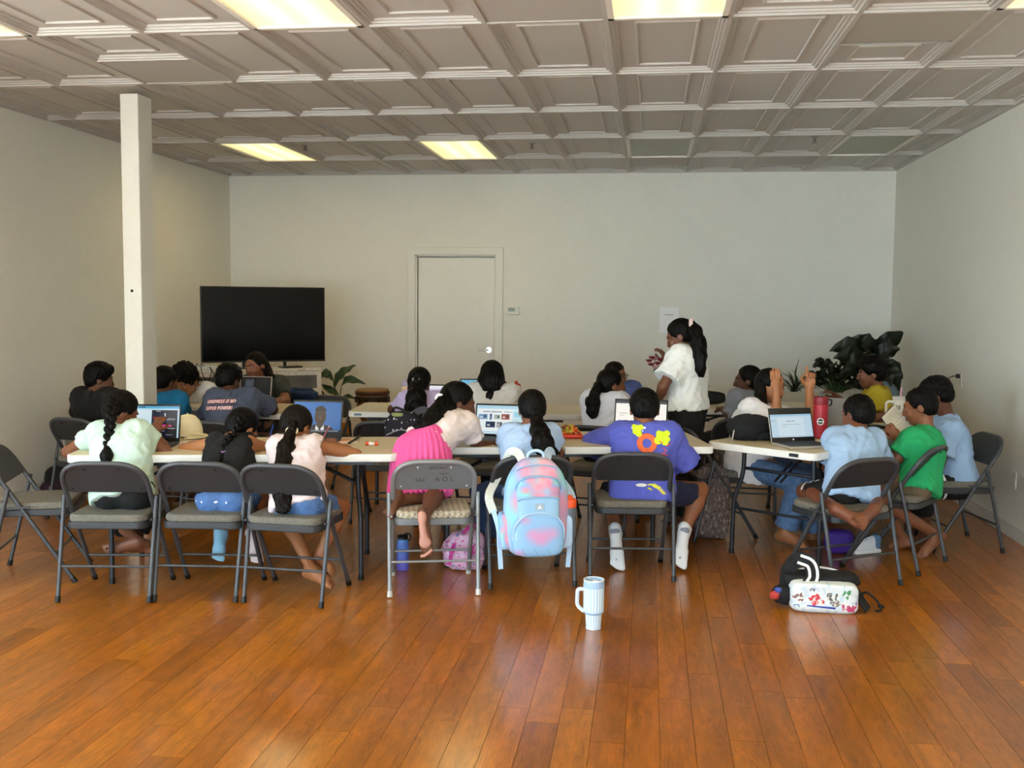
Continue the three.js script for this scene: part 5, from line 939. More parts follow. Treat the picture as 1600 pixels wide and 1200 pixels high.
{
  const pot = lathe([[0.001, 0], [0.11, 0], [0.14, 0.26], [0.15, 0.3], [0.135, 0.3], [0.12, 0.26]], 24); pot.userData = { top: 0.3, r: 0.125 };
  const z = -10.45, f = j(527, 700, z); f.y = 0;
  plant('potted broad-leaf plant in an orange pot between television and drum', 'potted_plant', f, pot, mat(0xc47a25, 0.5), [
    [j(523, 603, z), j(556, 571, z - 0.1), 0.15, 0.03, V(-0.6, 0.5, 1)], [j(521, 594, z + 0.05), j(496, 592, z + 0.1), 0.14, 0.07, V(0.1, 0.8, 0.8)], [j(533, 606, z + 0.02), j(571, 600, z + 0.1), 0.12, 0.09, V(0, 0.8, 0.9)], [j(528, 616, z + 0.1), j(502, 601, z + 0.2), 0.09, -0.02, V(0.3, 0.6, 1)], [j(510, 620, z + 0.15), j(484, 622, z + 0.25), 0.09, 0.05, V(0, 0.9, 0.6)], [j(532, 632, z + 0.1), j(558, 625, z + 0.25), 0.09, 0.06, V(0, 0.9, 0.6)]], leafM);
}
{ // planter bench with the big plants in the right corner
  const bz = -10.55, t = thing('plant_bench', 'low white bench along the far wall carrying plants', 'bench', [1.78, 0, bz]);
  part('bench_top', rbox(1.3, 0.04, 0.4, 0.006, 0, 0.52, 0), mat(0xcfc8b6, 0.6), t); part('front_board', rbox(1.3, 0.27, 0.02, 0.004, 0, 0.607, 0.19), mat(0xc4bda9, 0.6), t);
  for (const s of [-1, 1]) part('bench_leg', rbox(0.06, 0.5, 0.34, 0.006, s * 0.58, 0.25, 0), mat(0xc4bda9, 0.6), t);
  const pot = lathe([[0.001, 0], [0.12, 0], [0.16, 0.3], [0.165, 0.33], [0.15, 0.33], [0.14, 0.3]], 24); pot.userData = { top: 0.33, r: 0.14 };
  const z = -9.95, f = j(1376, 690, z); f.y = 0; f.x = Math.min(f.x, 2.32);
  const stand = thing('plant_stand', 'tall pale blue pot stand behind the yellow tee', 'plant stand', [f.x, 0, f.z]); part('stand_body', lathe([[0.001, 0], [0.13, 0], [0.12, 0.05], [0.11, 0.5], [0.15, 0.55], [0.15, 0.57], [0.001, 0.57]], 24), mat(0x9fb2c0, 0.5), stand);
  const L = [], add = (u0, v0, u1, v1, w, a, dz = 0, fc) => L.push([j(u0, v0, z + dz), j(u1, v1, z + dz * 1.6), w, a, fc ?? V(0.2, 0.7, 1)]);
  add(1352, 548, 1296, 549, 0.20, 0.07); add(1350, 566, 1302, 560, 0.22, 0.05, 0.08); add(1365, 550, 1330, 528, 0.2, 0.04, -0.05); add(1368, 552, 1411, 519, 0.2, 0.03, -0.05); add(1370, 560, 1406, 545, 0.2, 0.03, 0.1); add(1372, 570, 1410, 592, 0.18, 0.05, 0.05); add(1366, 566, 1340, 600, 0.17, 0.05, 0.15); add(1360, 575, 1312, 585, 0.2, 0.05, 0.12); add(1378, 570, 1404, 610, 0.16, 0.05, 0.12); add(1362, 560, 1372, 530, 0.18, 0.02, -0.1); add(1372, 558, 1390, 526, 0.2, 0.02, 0.02); add(1356, 560, 1322, 574, 0.2, 0.04, 0.18); add(1374, 575, 1392, 604, 0.15, 0.03, 0.2); add(1360, 552, 1345, 540, 0.2, 0.03, 0.1); add(1368, 562, 1384, 574, 0.22, 0.02, 0.18); add(1366, 560, 1350, 578, 0.22, 0.02, 0.2);
  const ff = V(f.x, 0.57, f.z); plant('large leafy plant with broad dark leaves in the right corner', 'potted_plant', ff, pot, mat(0x93abbd, 0.45), L, leafDark);
  // bushy pothos beside it
  const p2 = lathe([[0.001, 0], [0.09, 0], [0.115, 0.16], [0.12, 0.18], [0.105, 0.18], [0.1, 0.16]], 20); p2.userData = { top: 0.18, r: 0.1 };
  const q = j(1306, 610, -10.5); q.y = 0.54; const L2 = [];
  for (let i = 0; i < 64; i++) { const a = rr(0, 6.28), e = rr(0.0, 1.3), R = rr(0.14, 0.40), b = V(q.x + Math.cos(a) * R * 0.6 * Math.cos(e), q.y + 0.24 + Math.sin(e) * R * 0.8, q.z + 0.04 + Math.sin(a) * R * 0.35); L2.push([b, V(b.x + Math.cos(a) * 0.11, b.y + rr(-0.06, 0.05), Math.max(b.z + Math.sin(a) * 0.06, -11.2)), rr(0.06, 0.1), 0.015, V(rr(-0.4, 0.4), 0.8, 0.8)]); }
  plant('bushy small-leaved plant on the bench beside the large plant', 'potted_plant', q, p2, mat(0x4a4640, 0.6), L2, leafDark);
  const p3 = lathe([[0.001, 0], [0.07, 0], [0.085, 0.09], [0.08, 0.1], [0.07, 0.09]], 20); p3.userData = { top: 0.09, r: 0.07 };
  const s3 = j(1240, 612, -10.5); s3.y = 0.62; const L3 = [];
  for (let i = 0; i < 46; i++) { const a = rr(0, 6.28), up = rr(0.1, 0.3), R = rr(0.08, 0.26), b = V(s3.x + Math.cos(a) * 0.02, 0.71, s3.z + Math.sin(a) * 0.02); L3.push([b, V(b.x + Math.cos(a) * R, b.y + up - R * 0.35, b.z + Math.sin(a) * R * 0.7), rr(0.012, 0.02), 0.06, V(0, 1, 0.2), true]); }
  L3.push([V(s3.x + 0.08, 0.72, s3.z), j(1249, 561, -10.5), 0.035, 0.05, V(-1, 0.3, 0.4), true]);
  plant('spider plant with thin arching blades on the bench', 'potted_plant', s3, p3, mat(0xb9b2a2, 0.6), L3, leafM);
}
{ // hand drum
  const z = -10.15, f = j(582, 690, z); f.y = 0; const Ht = j(582, 607, z).y;
  const t = thing('hand_drum', 'carved wooden goblet hand drum with black rope rings', 'drum', [f.x, 0, f.z]);
  const wood = mat(0xffffff, 0.55, { map: dataTex(128, 128, (u, v) => { const n = tor(u, v, 30) * 26 + tor(u, v, 70, 4) * 22; return [118 + n, 80 + n * 0.8, 38 + n * 0.5]; }) });
  part('shell', lathe([[0.001, 0], [0.125, 0], [0.12, 0.02], [0.085, Ht * 0.42], [0.1, Ht * 0.5], [0.155, Ht * 0.66], [0.162, Ht * 0.82], [0.158, Ht - 0.045]], 32), wood, t);
  part('skin_head', lathe([[0.162, Ht - 0.075], [0.168, Ht - 0.02], [0.162, Ht - 0.004], [0.1, Ht], [0.001, Ht]], 32), mat(0x8f6d42, 0.7), t);
  part('hoop', lathe([[0.163, Ht - 0.065], [0.175, Ht - 0.06], [0.177, Ht - 0.03], [0.168, Ht - 0.022]], 32), mat(0x4e2b16, 0.5), t);
  for (const y of [Ht - 0.085, Ht - 0.108]) part('rope_ring', new THREE.TorusGeometry(0.17, 0.008, 8, 36).rotateX(Math.PI / 2).translate(0, y, 0), M.cap, t);
  for (let i = 0; i < 10; i++) { const a = i / 10 * 6.283; part('lug', rbox(0.022, 0.05, 0.02, 0.004, 0, Ht - 0.115, 0.168).rotateY(a), M.cap, t); }
}

// ---------------------------------------------------------------- fixtures
{
  const t = thing('thermostat', 'small white thermostat with a grey display beside the door', 'thermostat', [-1.492, 1.504, ZB]); part('case', rbox(0.135, 0.088, 0.028, 0.012, 0, 0, 0.014), mat(0xe6e6dd, 0.45), t); part('display', rbox(0.072, 0.04, 0.003, 0.001, -0.018, 0.012, 0.0285), mat(0x6d7f68, 0.3), t); for (const y of [0.018, -0.002]) part('button', rbox(0.012, 0.009, 0.004, 0.001, 0.042, y, 0.0285), mat(0x9a9a92, 0.5), t); part('digits', new THREE.PlaneGeometry(0.066, 0.034).translate(-0.018, 0.012, 0.0303), new THREE.MeshStandardMaterial({ map: canvasTex(128, 64, (x) => { x.fillStyle = '#7f9178'; x.fillRect(0, 0, 128, 64); x.fillStyle = '#223022'; x.font = 'bold 46px sans-serif'; x.fillText('73', 60, 48); x.font = 'bold 17px sans-serif'; x.fillText('COOL', 4, 22); x.fillText('ON', 4, 52); }), roughness: 0.3 }), t);
  const n = thing('paper_notice', 'white paper notice taped to the far wall', 'notice', [0.208, 1.42, ZB]); part('sheet', rbox(0.205, 0.275, 0.0016, 0.0005, 0, 0, 0.0012), mat(0xf2f2f2, 0.8), n); part('heading', new THREE.PlaneGeometry(0.19, 0.26).translate(0, 0, 0.0022), new THREE.MeshStandardMaterial({ roughness: 0.8, map: canvasTex(256, 352, (x) => { x.fillStyle = '#f2f2f2'; x.fillRect(0, 0, 256, 352); x.fillStyle = '#55575a'; x.font = 'bold 22px sans-serif'; x.fillRect(66, 96, 124, 7); }) }), n);
  const plate = (name, label, x, y, z, s, sockets, w = 0.075) => { const g = thing(name, label, name === 'wall_outlet' ? 'outlet' : 'switch plate', [x, y, z], -s * Math.PI / 2); part('cover', rbox(w, 0.118, 0.007, 0.003, 0, 0, 0.0035), mat(0xe4e2da, 0.4), g); for (let i = 0; i < sockets; i++) part('socket', rbox(0.032, 0.03, 0.003, 0.006, 0, sockets > 1 ? 0.022 - i * 0.044 : 0, 0.0072), mat(0xc9c7bf, 0.4), g); return g; };
  plate('wall_outlet', 'white wall outlet with a charger lead on the right wall', XR, 1.0, -8.75, 1, 2);
  const c0 = V(XR - 0.005, 1.03, -8.75), cb = thing('charger_lead', 'black charger lead hanging from the right wall outlet', 'charger', [c0.x, c0.y, c0.z]); part('plug', rbox(0.03, 0.035, 0.03, 0.006, -0.02, 0, 0), M.cap, cb); part('cable', tubeC([[-0.03, 0, 0], [-0.09, -0.01, 0.02], [-0.12, -0.15, 0.05], [-0.14, -0.4, 0.1], [-0.3, -0.98, 0.3], [-0.4, -1.022, 0.5]], 0.004, 40, 6), M.cap, cb);
  plate('wall_outlet', 'white low wall outlet beside a blank plate on the right wall', XR, 0.405, -7.42, 1, 2); plate('blank_plate', 'white blank plate low on the right wall', XR, 0.40, -7.24, 1, 0);
  plate('wall_outlet', 'white wall outlet low on the left wall', XL, 0.43, -7.86, -1, 2);
  [[831, 228, 'above the door side'], [1273, 218, 'near the right wall'], [477, 231, 'beside the lit panel by the television']].forEach(([u, v, w]) => { const p = onY(u, v - 4, HC + 0.03), g = thing('sprinkler_head', 'small metal ceiling sprinkler ' + w, 'sprinkler', [p.x, HC + 0.04, p.z], 0, 'ceiling sprinklers'); const m = mat(0x8d8a84, 0.3, { metalness: 0.9 }); part('escutcheon', cyl(0.035, 0.04, 0.012, 0, -0.006, 0), m, g); part('body', cyl(0.012, 0.014, 0.05, 0, -0.03, 0), m, g); part('deflector', cyl(0.026, 0.026, 0.004, 0, -0.062, 0), m, g); });
}

// ---------------------------------------------------------------- bags, bottles and small things
function superE(w, h, d, e1 = 0.5, e2 = 0.5, fn, n = 28) {       // soft box; e near 0 boxy, 1 round
  const g = new THREE.SphereGeometry(1, n, n), p = g.attributes.position, uv = g.attributes.uv, pw = (v, e) => Math.sign(v) * Math.pow(Math.abs(v), e);
  for (let i = 0; i < p.count; i++) {
    const y = p.getY(i), r = Math.sqrt(Math.max(0, 1 - y * y)), a = Math.atan2(p.getZ(i), p.getX(i)), rr2 = pw(r, e1);
    const q = V(w / 2 * rr2 * pw(Math.cos(a), e2), h / 2 * pw(y, e1), d / 2 * rr2 * pw(Math.sin(a), e2)); if (fn) fn(q, y);
    p.setXYZ(i, q.x, q.y, q.z); uv.setXY(i, q.x / w + 0.5, q.y / h + 0.5);
  }
  g.computeVertexNormals(); return g;
}
const crumple = (a, f = 14) => (q) => { const n = nz(q.x * f, q.y * f, q.z * f) + 0.5 * nz(q.x * f * 2.2, q.y * f * 2.2, q.z * f * 2.2); q.multiplyScalar(1 + a * n); };
{ // tie-dye backpack hung on the back of a chair
  const dye = canvasTex(512, 512, (x) => {
    x.fillStyle = '#9fcbe8'; x.fillRect(0, 0, 512, 512); const cs = ['#f0889c', '#76a8e2', '#8fdada', '#f09ab0', '#9ab4ec', '#a8e4da'];
    for (let i = 0; i < 46; i++) { const X = rnd() * 512, Y = rnd() * 512, R = rr(60, 150), g = x.createRadialGradient(X, Y, 0, X, Y, R); g.addColorStop(0, cs[i % 6]); g.addColorStop(1, cs[i % 6] + '00'); x.fillStyle = g; x.fillRect(X - R, Y - R, 2 * R, 2 * R); }
    for (const [X, Y, R] of [[160, 60, 100], [300, 40, 90], [100, 220, 80], [280, 330, 95]]) { const g = x.createRadialGradient(X, Y, 0, X, Y, R); g.addColorStop(0, '#f59aac'); g.addColorStop(1, '#f59aac00'); x.fillStyle = g; x.fillRect(X - R, Y - R, 2 * R, 2 * R); }
  });
  const cloth = new THREE.MeshStandardMaterial({ map: dye, roughness: 0.75 }), trim = mat(0x8fb7de, 0.7), pale = mat(0xb9d6f2, 0.7), cream = mat(0xd9dcd6, 0.7);
  const front = new THREE.MeshStandardMaterial({ roughness: 0.75, map: canvasTex(256, 256, (x) => { x.fillStyle = '#93bfe6'; x.fillRect(0, 0, 256, 256); for (const [X, Y, R] of [[110, 130, 60], [150, 120, 66], [190, 110, 48], [140, 150, 50], [90, 110, 40], [30, 230, 40], [60, 30, 40]]) { const g = x.createRadialGradient(X, Y, 0, X, Y, R); g.addColorStop(0, 'rgba(226,150,196,.75)'); g.addColorStop(1, 'rgba(226,150,196,0)'); x.fillStyle = g; x.fillRect(0, 0, 256, 256); } x.strokeStyle = 'rgba(90,130,180,.5)'; x.lineWidth = 3; for (const a of [70, 130, 190]) { x.beginPath(); x.moveTo(a, 256); x.lineTo(a - 26, 196); x.stroke(); } }) });
  const yaw = Math.atan2(0.12, 0.42), f = V(-0.275, 0, -0.96), c = V(-0.685, 0, -5.845).addScaledVector(f, -0.40);
  const t = thing('backpack', 'pastel pink and blue tie-dye backpack hung on a chair back', 'backpack', [c.x - 0.018, 0.235, c.z], yaw);
  const wid = (q, y) => { q.x *= 1 + 0.12 * Math.min(0, 0.35 - Math.abs(y + 0.35)) - 0.30 * Math.max(0, y); q.z *= 1 - 0.3 * Math.max(0, y); q.addScaledVector(V(1, 1, 1), 0.003 * nz(q.x * 30, q.y * 12, q.z * 30)); };
  part('main_body', superE(0.35, 0.53, 0.17, 0.42, 0.5, wid, 36).translate(0, 0.265, 0), cloth, t);
  part('upper_pocket', superE(0.235, 0.17, 0.09, 0.45, 0.45, (q, y) => { q.x *= 1 - 0.2 * Math.max(0, y); }).translate(0, 0.36, 0.065), cloth, t);
  part('middle_pocket', superE(0.225, 0.15, 0.10, 0.35, 0.4).translate(0.0, 0.265, 0.075), trim.clone(), t).material.color.set('#9cc6e6');
  part('front_pocket', superE(0.285, 0.235, 0.12, 0.5, 0.5, (q, y) => { q.x *= 1 - 0.18 * Math.max(0, y); }).translate(0, 0.128, 0.078), front, t);
  for (const s of [-1, 1]) part('side_pocket', superE(0.075, 0.2, 0.13, 0.4, 0.5).translate(s * 0.165, 0.135, -0.005), s > 0 ? pale : cloth, t);
  const arc = (w, y0, h, z, r = 0.004) => tubeC([[-w / 2, y0 - h, z - 0.02], [-w / 2 * 0.9, y0 - h * 0.4, z], [-w / 4, y0, z + 0.01], [w / 4, y0, z + 0.01], [w / 2 * 0.9, y0 - h * 0.4, z], [w / 2, y0 - h, z - 0.02]], r, 40, 6);
  part('zip', arc(0.25, 0.44, 0.07, 0.092), trim, t); part('zip', arc(0.23, 0.335, 0.02, 0.125), trim, t); part('zip', arc(0.28, 0.245, 0.14, 0.127), pale, t); part('zip', arc(0.24, 0.495, 0.05, 0.055), trim, t);
  part('zip_pull', rbox(0.006, 0.045, 0.004, 0.001, -0.122, 0.13, 0.126), pale, t);
  const bd = part('badge', rbox(0.05, 0.035, 0.004, 0.002, 0.0, 0.285, 0.126), mat(0xa9b9c6, 0.6), t);
  const tri = new THREE.Shape(); tri.moveTo(-0.012, -0.009); tri.lineTo(0.012, -0.009); tri.lineTo(0.001, 0.011); part('emblem', new THREE.ShapeGeometry(tri).translate(0, 0.285, 0.1285), mat(0xf4f6f8, 0.5), bd);
  part('grab_handle', tubeC([[-0.045, 0.51, -0.02], [-0.04, 0.55, -0.01], [0, 0.568, -0.005], [0.04, 0.55, -0.01], [0.045, 0.51, -0.02]], 0.009, 24, 8), pale, t);
  for (const s of [-1, 1]) {
    const st = part('shoulder_strap', ribbon([[s * 0.06, 0.49, -0.03], [s * 0.085, 0.54, -0.10], [s * 0.115, 0.535, -0.175], [s * 0.14, 0.46, -0.225], [s * 0.19, 0.36, -0.24], [s * 0.232, 0.29, -0.18], [s * 0.22, 0.22, -0.08]], 0.046, 0.011, [s * 0.3, 0.4, 1]), s < 0 ? cream : pale, t);
    part('webbing', ribbon([[s * 0.22, 0.23, -0.08], [s * 0.2, 0.14, -0.01], [s * 0.195, 0.06, -0.01], [s * 0.185, -0.08, -0.015]], 0.026, 0.003, [0, 0, 1]), pale, st);
  }
  const b = thing('sports_bottle', 'grey bottle with an orange cap in the backpack side pocket', 'bottle', [c.x + Math.cos(yaw) * 0.172, 0.33, c.z - Math.sin(yaw) * 0.172 + 0.015], yaw);
  part('bottle_body', lathe([[0.001, 0], [0.033, 0], [0.035, 0.01], [0.035, 0.16], [0.03, 0.17]], 20), mat(0x5f6672, 0.35), b); part('cap', lathe([[0.034, 0.165], [0.036, 0.17], [0.036, 0.205], [0.03, 0.212], [0.016, 0.214], [0.015, 0.228], [0.001, 0.232]], 20), mat(0xf0581f, 0.45), b);
}
{ // ribbed travel mug
  const p = onY(927, 982, 0), t = thing('travel_mug', 'pale blue ribbed travel mug with a side handle on the floor', 'mug', [p.x, 0, p.z]); t.scale.setScalar(0.93);
  const flute = (g, n, a, y0, y1) => { const q = g.attributes.position; for (let i = 0; i < q.count; i++) { const r = Math.hypot(q.getX(i), q.getZ(i)), y = q.getY(i); if (r > 0.02 && y > y0 && y < y1) { const k = 1 + a * Math.pow(Math.abs(Math.sin(n * Math.atan2(q.getZ(i), q.getX(i)))), 0.5); q.setX(i, q.getX(i) * k); q.setZ(i, q.getZ(i) * k); } } g.computeVertexNormals(); return g; };
  const stripe = canvasTex(512, 16, (x) => { for (let i = 0; i < 40; i++) { x.fillStyle = i % 2 ? '#eef4f8' : '#b3d4ee'; x.fillRect(i * 12.8, 0, 13, 16); } }); const sm = new THREE.MeshStandardMaterial({ map: stripe, roughness: 0.4 }), blue = mat(0xa6c4e6, 0.45), pale = mat(0xd3e2f2, 0.45);
  part('lower_body', flute(lathe([[0.001, 0], [0.036, 0], [0.039, 0.004], [0.044, 0.085]], 120), 20, 0.035, 0.006, 0.084), sm, t);
  part('base_ring', lathe([[0.036, 0], [0.0405, 0.002], [0.041, 0.006], [0.038, 0.008]], 32), pale, t);
  part('grip_band', lathe([[0.044, 0.082], [0.052, 0.088], [0.055, 0.096], [0.052, 0.098]], 40), blue, t);
  part('upper_body', flute(lathe([[0.05, 0.094], [0.0525, 0.1], [0.0535, 0.225], [0.05, 0.23]], 120), 20, 0.03, 0.098, 0.226), sm, t);
  part('lid', lathe([[0.0535, 0.224], [0.056, 0.228], [0.056, 0.242], [0.054, 0.246], [0.054, 0.262], [0.050, 0.266], [0.047, 0.262], [0.047, 0.256], [0.001, 0.256]], 40), blue, t);
  part('lid_rim', new THREE.TorusGeometry(0.0525, 0.0032, 8, 40).rotateX(Math.PI / 2).translate(0, 0.2645, 0), mat(0xf4f6f8, 0.3), t);
  part('slider', rbox(0.03, 0.006, 0.02, 0.002, 0.008, 0.259, 0.005), mat(0xdfe9f2, 0.3), t);
  part('handle', tubeP([[-0.05, 0.212, 0.004], [-0.086, 0.212, 0.004], [-0.088, 0.12, 0.004], [-0.05, 0.092, 0.004]], 0.0105, 0.03, 40, 12), pale, t);
}
{ // white floral bag
  const p = onY(1284, 958, 0), tx = canvasTex(512, 256, (x) => {
    x.fillStyle = '#e9f1f4'; x.fillRect(0, 0, 512, 256); x.fillStyle = '#d3e4f0'; for (let i = 0; i < 30; i++) { x.beginPath(); x.ellipse(rnd() * 512, rnd() * 256, rr(10, 40), rr(6, 16), rnd() * 3, 0, 7); x.fill(); }
    const fl = (a, b, r, c) => { for (let i = 0; i < 14; i++) { x.fillStyle = i % 4 === 3 ? '#f3ece6' : c; const q = rnd() * 6.28, d = Math.sqrt(rnd()) * r; x.beginPath(); x.ellipse(a + Math.cos(q) * d, b + Math.sin(q) * d * 0.7, r * rr(0.2, 0.42), r * rr(0.12, 0.24), rnd() * 3, 0, 7); x.fill(); } };
    fl(190, 130, 62, '#d8404a'); fl(170, 150, 26, '#e05560'); fl(300, 100, 46, '#6b6e6c'); fl(320, 150, 40, '#8b7f78'); fl(420, 80, 40, '#4f9a62'); fl(440, 180, 56, '#cf4f7e'); fl(470, 160, 22, '#9a86c0'); fl(400, 200, 18, '#c84870'); fl(60, 110, 44, '#8e6a68'); fl(40, 180, 22, '#6f93b8'); fl(150, 46, 20, '#30457c'); x.fillStyle = '#2e45ac'; x.beginPath(); x.moveTo(110, 172); x.lineTo(330, 186); x.lineTo(328, 204); x.lineTo(112, 182); x.fill();
  });
  const t = thing('floral_bag', 'white bag with flower print and black straps on the floor', 'bag', [p.x, 0, p.z - 0.07], 0.06), fm = new THREE.MeshStandardMaterial({ map: tx, roughness: 0.6 }), blk = mat(0x0e0e12, 0.8), wht = mat(0xeef0f0, 0.7);
  part('front_panel', superE(0.345, 0.165, 0.2, 0.3, 0.35, (q, y) => { q.z += 0.02 * y; q.y += q.x * -0.03; q.addScaledVector(V(1, 1, 1), 0.004 * nz(q.x * 20, q.y * 20, q.z * 20)); }, 36).translate(0.01, 0.078, 0), fm, t);
  part('back_panel', superE(0.40, 0.07, 0.15, 0.5, 0.5, crumple(0.08)).translate(0.01, 0.155, -0.05), blk, t);
  part('piping', tubeC([[-0.15, 0.17, -0.08], [-0.02, 0.2, -0.1], [0.1, 0.185, -0.1], [0.18, 0.165, -0.02]], 0.006, 30, 6), wht, t);
  part('side_mesh', superE(0.12, 0.10, 0.13, 0.7, 0.7, crumple(0.3, 24)).translate(-0.175, 0.07, -0.03), blk, t);
  const st = part('shoulder_strap', ribbon([[-0.17, 0.12, -0.02], [-0.16, 0.2, -0.03], [-0.11, 0.262, -0.02], [-0.055, 0.24, 0.0], [-0.045, 0.18, 0.03], [-0.075, 0.14, 0.06]], 0.075, 0.012, [0, 0.2, 1]), blk, t);
  for (const o of [-0.02, 0.02]) part('strap_stripe', ribbon([[-0.11, 0.262, -0.02], [-0.055, 0.24, 0.0], [-0.045, 0.18, 0.03], [-0.075, 0.14, 0.06]], 0.014, 0.004, [0, 0.2, 1], o, 0.007), wht, st);
  part('charm', superE(0.05, 0.045, 0.04, 0.8, 0.8, crumple(0.3, 40)).translate(-0.235, 0.075, 0.02), mat(0xb83a32, 0.7), t); part('charm', superE(0.035, 0.03, 0.03, 0.8, 0.8, crumple(0.3, 40)).translate(-0.222, 0.105, 0.03), mat(0x3a4fa0, 0.7), t);
  part('side_strap', ribbon([[0.17, 0.12, 0.02], [0.2, 0.07, 0.04], [0.235, 0.02, 0.05]], 0.05, 0.012, [0, 1, 0.4]), blk, t); part('loose_strap', tubeC([[0.19, 0.08, 0.03], [0.225, 0.105, 0.03], [0.26, 0.085, 0.02], [0.295, 0.05, 0.02], [0.31, 0.02, 0.03], [0.275, 0.012, 0.05]], 0.006, 30, 6), blk, t); part('buckle', rbox(0.03, 0.012, 0.025, 0.003, 0.31, 0.03, 0.02), blk, t);
}
function bag(name, label, u, v, w, h, d, m, yaw = 0, extra, y = 0, fn) { const p = onY(u, v, y), t = thing(name, label, name === 'backpack' ? 'backpack' : 'bag', [p.x, y, p.z - d * 0.35], yaw); part('bag_body', superE(w, h, d, 0.55, 0.6, fn ?? crumple(0.10)).translate(0, h / 2, 0), m, t); extra?.(t); return t; }
bag('backpack', 'black and maroon backpack slumped against the left wall', 96, 782, 0.32, 0.27, 0.24, mat(0x15130f, 0.85), 0.3, (t) => { part('front_pocket', superE(0.2, 0.14, 0.1, 0.5, 0.6, crumple(0.1)).translate(-0.07, 0.09, 0.09), mat(0x2a1020, 0.85), t); part('logo_tag', rbox(0.012, 0.026, 0.003, 0.001, -0.09, 0.11, 0.142), mat(0xe8e4de, 0.5), t); part('strap', ribbon([[-0.1, 0.25, -0.02], [0.0, 0.29, 0.02], [0.12, 0.22, 0.08], [0.15, 0.08, 0.1]], 0.045, 0.01, [0, 0.4, 1]), mat(0x0e0d0c, 0.9), t); });
{ const tx = canvasTex(256, 256, (x) => { x.fillStyle = '#e3b9d6'; x.fillRect(0, 0, 256, 256); for (let i = 0; i < 220; i++) { x.fillStyle = ['#d0509c', '#f0dcec', '#b57fc0', '#e888bc', '#8f9fd4'][i % 5]; x.beginPath(); x.ellipse(rnd() * 256, rnd() * 256, rr(3, 11), rr(2, 6), rnd() * 3, 0, 7); x.fill(); } });
  bag('drawstring_bag', 'pink flowery bag under the light grey chair', 722, 893, 0.26, 0.24, 0.18, new THREE.MeshStandardMaterial({ map: tx, roughness: 0.7 }), 0.2, (t) => { for (const o of [-0.04, 0.07]) part('strap', ribbon([[0.02, 0.25, 0.02], [o - 0.02, 0.17, 0.085], [o - 0.05, 0.05, 0.1]], 0.022, 0.006, [0, 0.3, 1]), mat(0xc93a93, 0.7), t); part('loop', tubeC([[0.0, 0.22, 0], [0.04, 0.27, 0.01], [0.09, 0.25, 0.02], [0.05, 0.21, 0.02]], 0.008, 20, 6), mat(0xc93a93, 0.7), t); }, 0, (q, y) => { q.x = q.x * (1 - 0.3 * Math.max(0, y)) + 0.03 * Math.max(0, y); crumple(0.12)(q); }); }
bag('soft_bag', 'deep purple cloth bag under the boy sitting on folded legs', 1312, 866, 0.17, 0.15, 0.14, mat(0x3a1a86, 0.7), 0, (t) => part('tie', tubeC([[0.02, 0.14, 0], [0.06, 0.15, 0.02], [0.09, 0.1, 0.03]], 0.006, 16, 6), mat(0x2c1266, 0.7), t));
{ const p = onY(1352, 864, 0), t = thing('sneaker', 'white and blue sneaker left under a chair', 'shoe', [p.x, 0, p.z], 0.5); part('sole', rbox(0.2, 0.028, 0.08, 0.012, 0, 0.014, 0), mat(0xe9ebee, 0.6), t); part('upper', superE(0.19, 0.12, 0.075, 0.6, 0.7, (q, y) => { if (q.x < 0) q.y *= 0.7; }).translate(0.005, 0.055, 0), mat(0xdfe3ea, 0.7), t); part('heel', superE(0.07, 0.1, 0.078, 0.6, 0.7).translate(0.07, 0.07, 0), mat(0x5b7fa8, 0.7), t); part('laces', merge([0, 1, 2].map((i) => rod([-0.03 + i * 0.02, 0.085 + i * 0.008, -0.02], [-0.03 + i * 0.02, 0.085 + i * 0.008, 0.02], 0.003))), mat(0xffffff, 0.8), t); }
{ const tx = canvasTex(256, 256, (x) => { x.fillStyle = '#191728'; x.fillRect(0, 0, 256, 256); x.fillStyle = '#cfd0e4'; for (let i = 0; i < 60; i++) { x.beginPath(); x.arc(rnd() * 256, rnd() * 256, rr(2, 7), 0, 7); x.fill(); } x.fillStyle = '#7b4f9e'; x.fillRect(0, 120, 256, 34); });
  const c = j(630, 700, -7.0), t = thing('backpack', 'dark backpack with white dots and purple band behind the kneeling girl', 'backpack', [c.x, 0.47, c.z], 0.1);
  part('main_body', superE(0.27, 0.36, 0.16, 0.5, 0.55, (q, y) => { q.x *= 1 - 0.2 * Math.max(0, y); }).translate(0, 0.18, 0), new THREE.MeshStandardMaterial({ map: tx, roughness: 0.75 }), t); part('top_handle', tubeC([[-0.09, 0.33, 0], [-0.06, 0.385, 0.01], [0.0, 0.37, 0.01], [0.03, 0.345, 0]], 0.009, 20, 6), M.cap, t); part('label_patch', superE(0.085, 0.03, 0.06, 0.7, 0.7).translate(-0.03, 0.34, 0.045), mat(0x9aa56a, 0.7), t); part('shoulder_strap', ribbon([[0.06, 0.33, -0.04], [0.14, 0.37, -0.02], [0.22, 0.33, 0.02]], 0.05, 0.012, [0, 0.3, 1]), mat(0x4c4a55, 0.8), t); part('zip', tubeC([[-0.11, 0.2, 0.07], [0, 0.24, 0.085], [0.11, 0.2, 0.07]], 0.004, 20, 6), mat(0xb9b3c4, 0.5), t); }
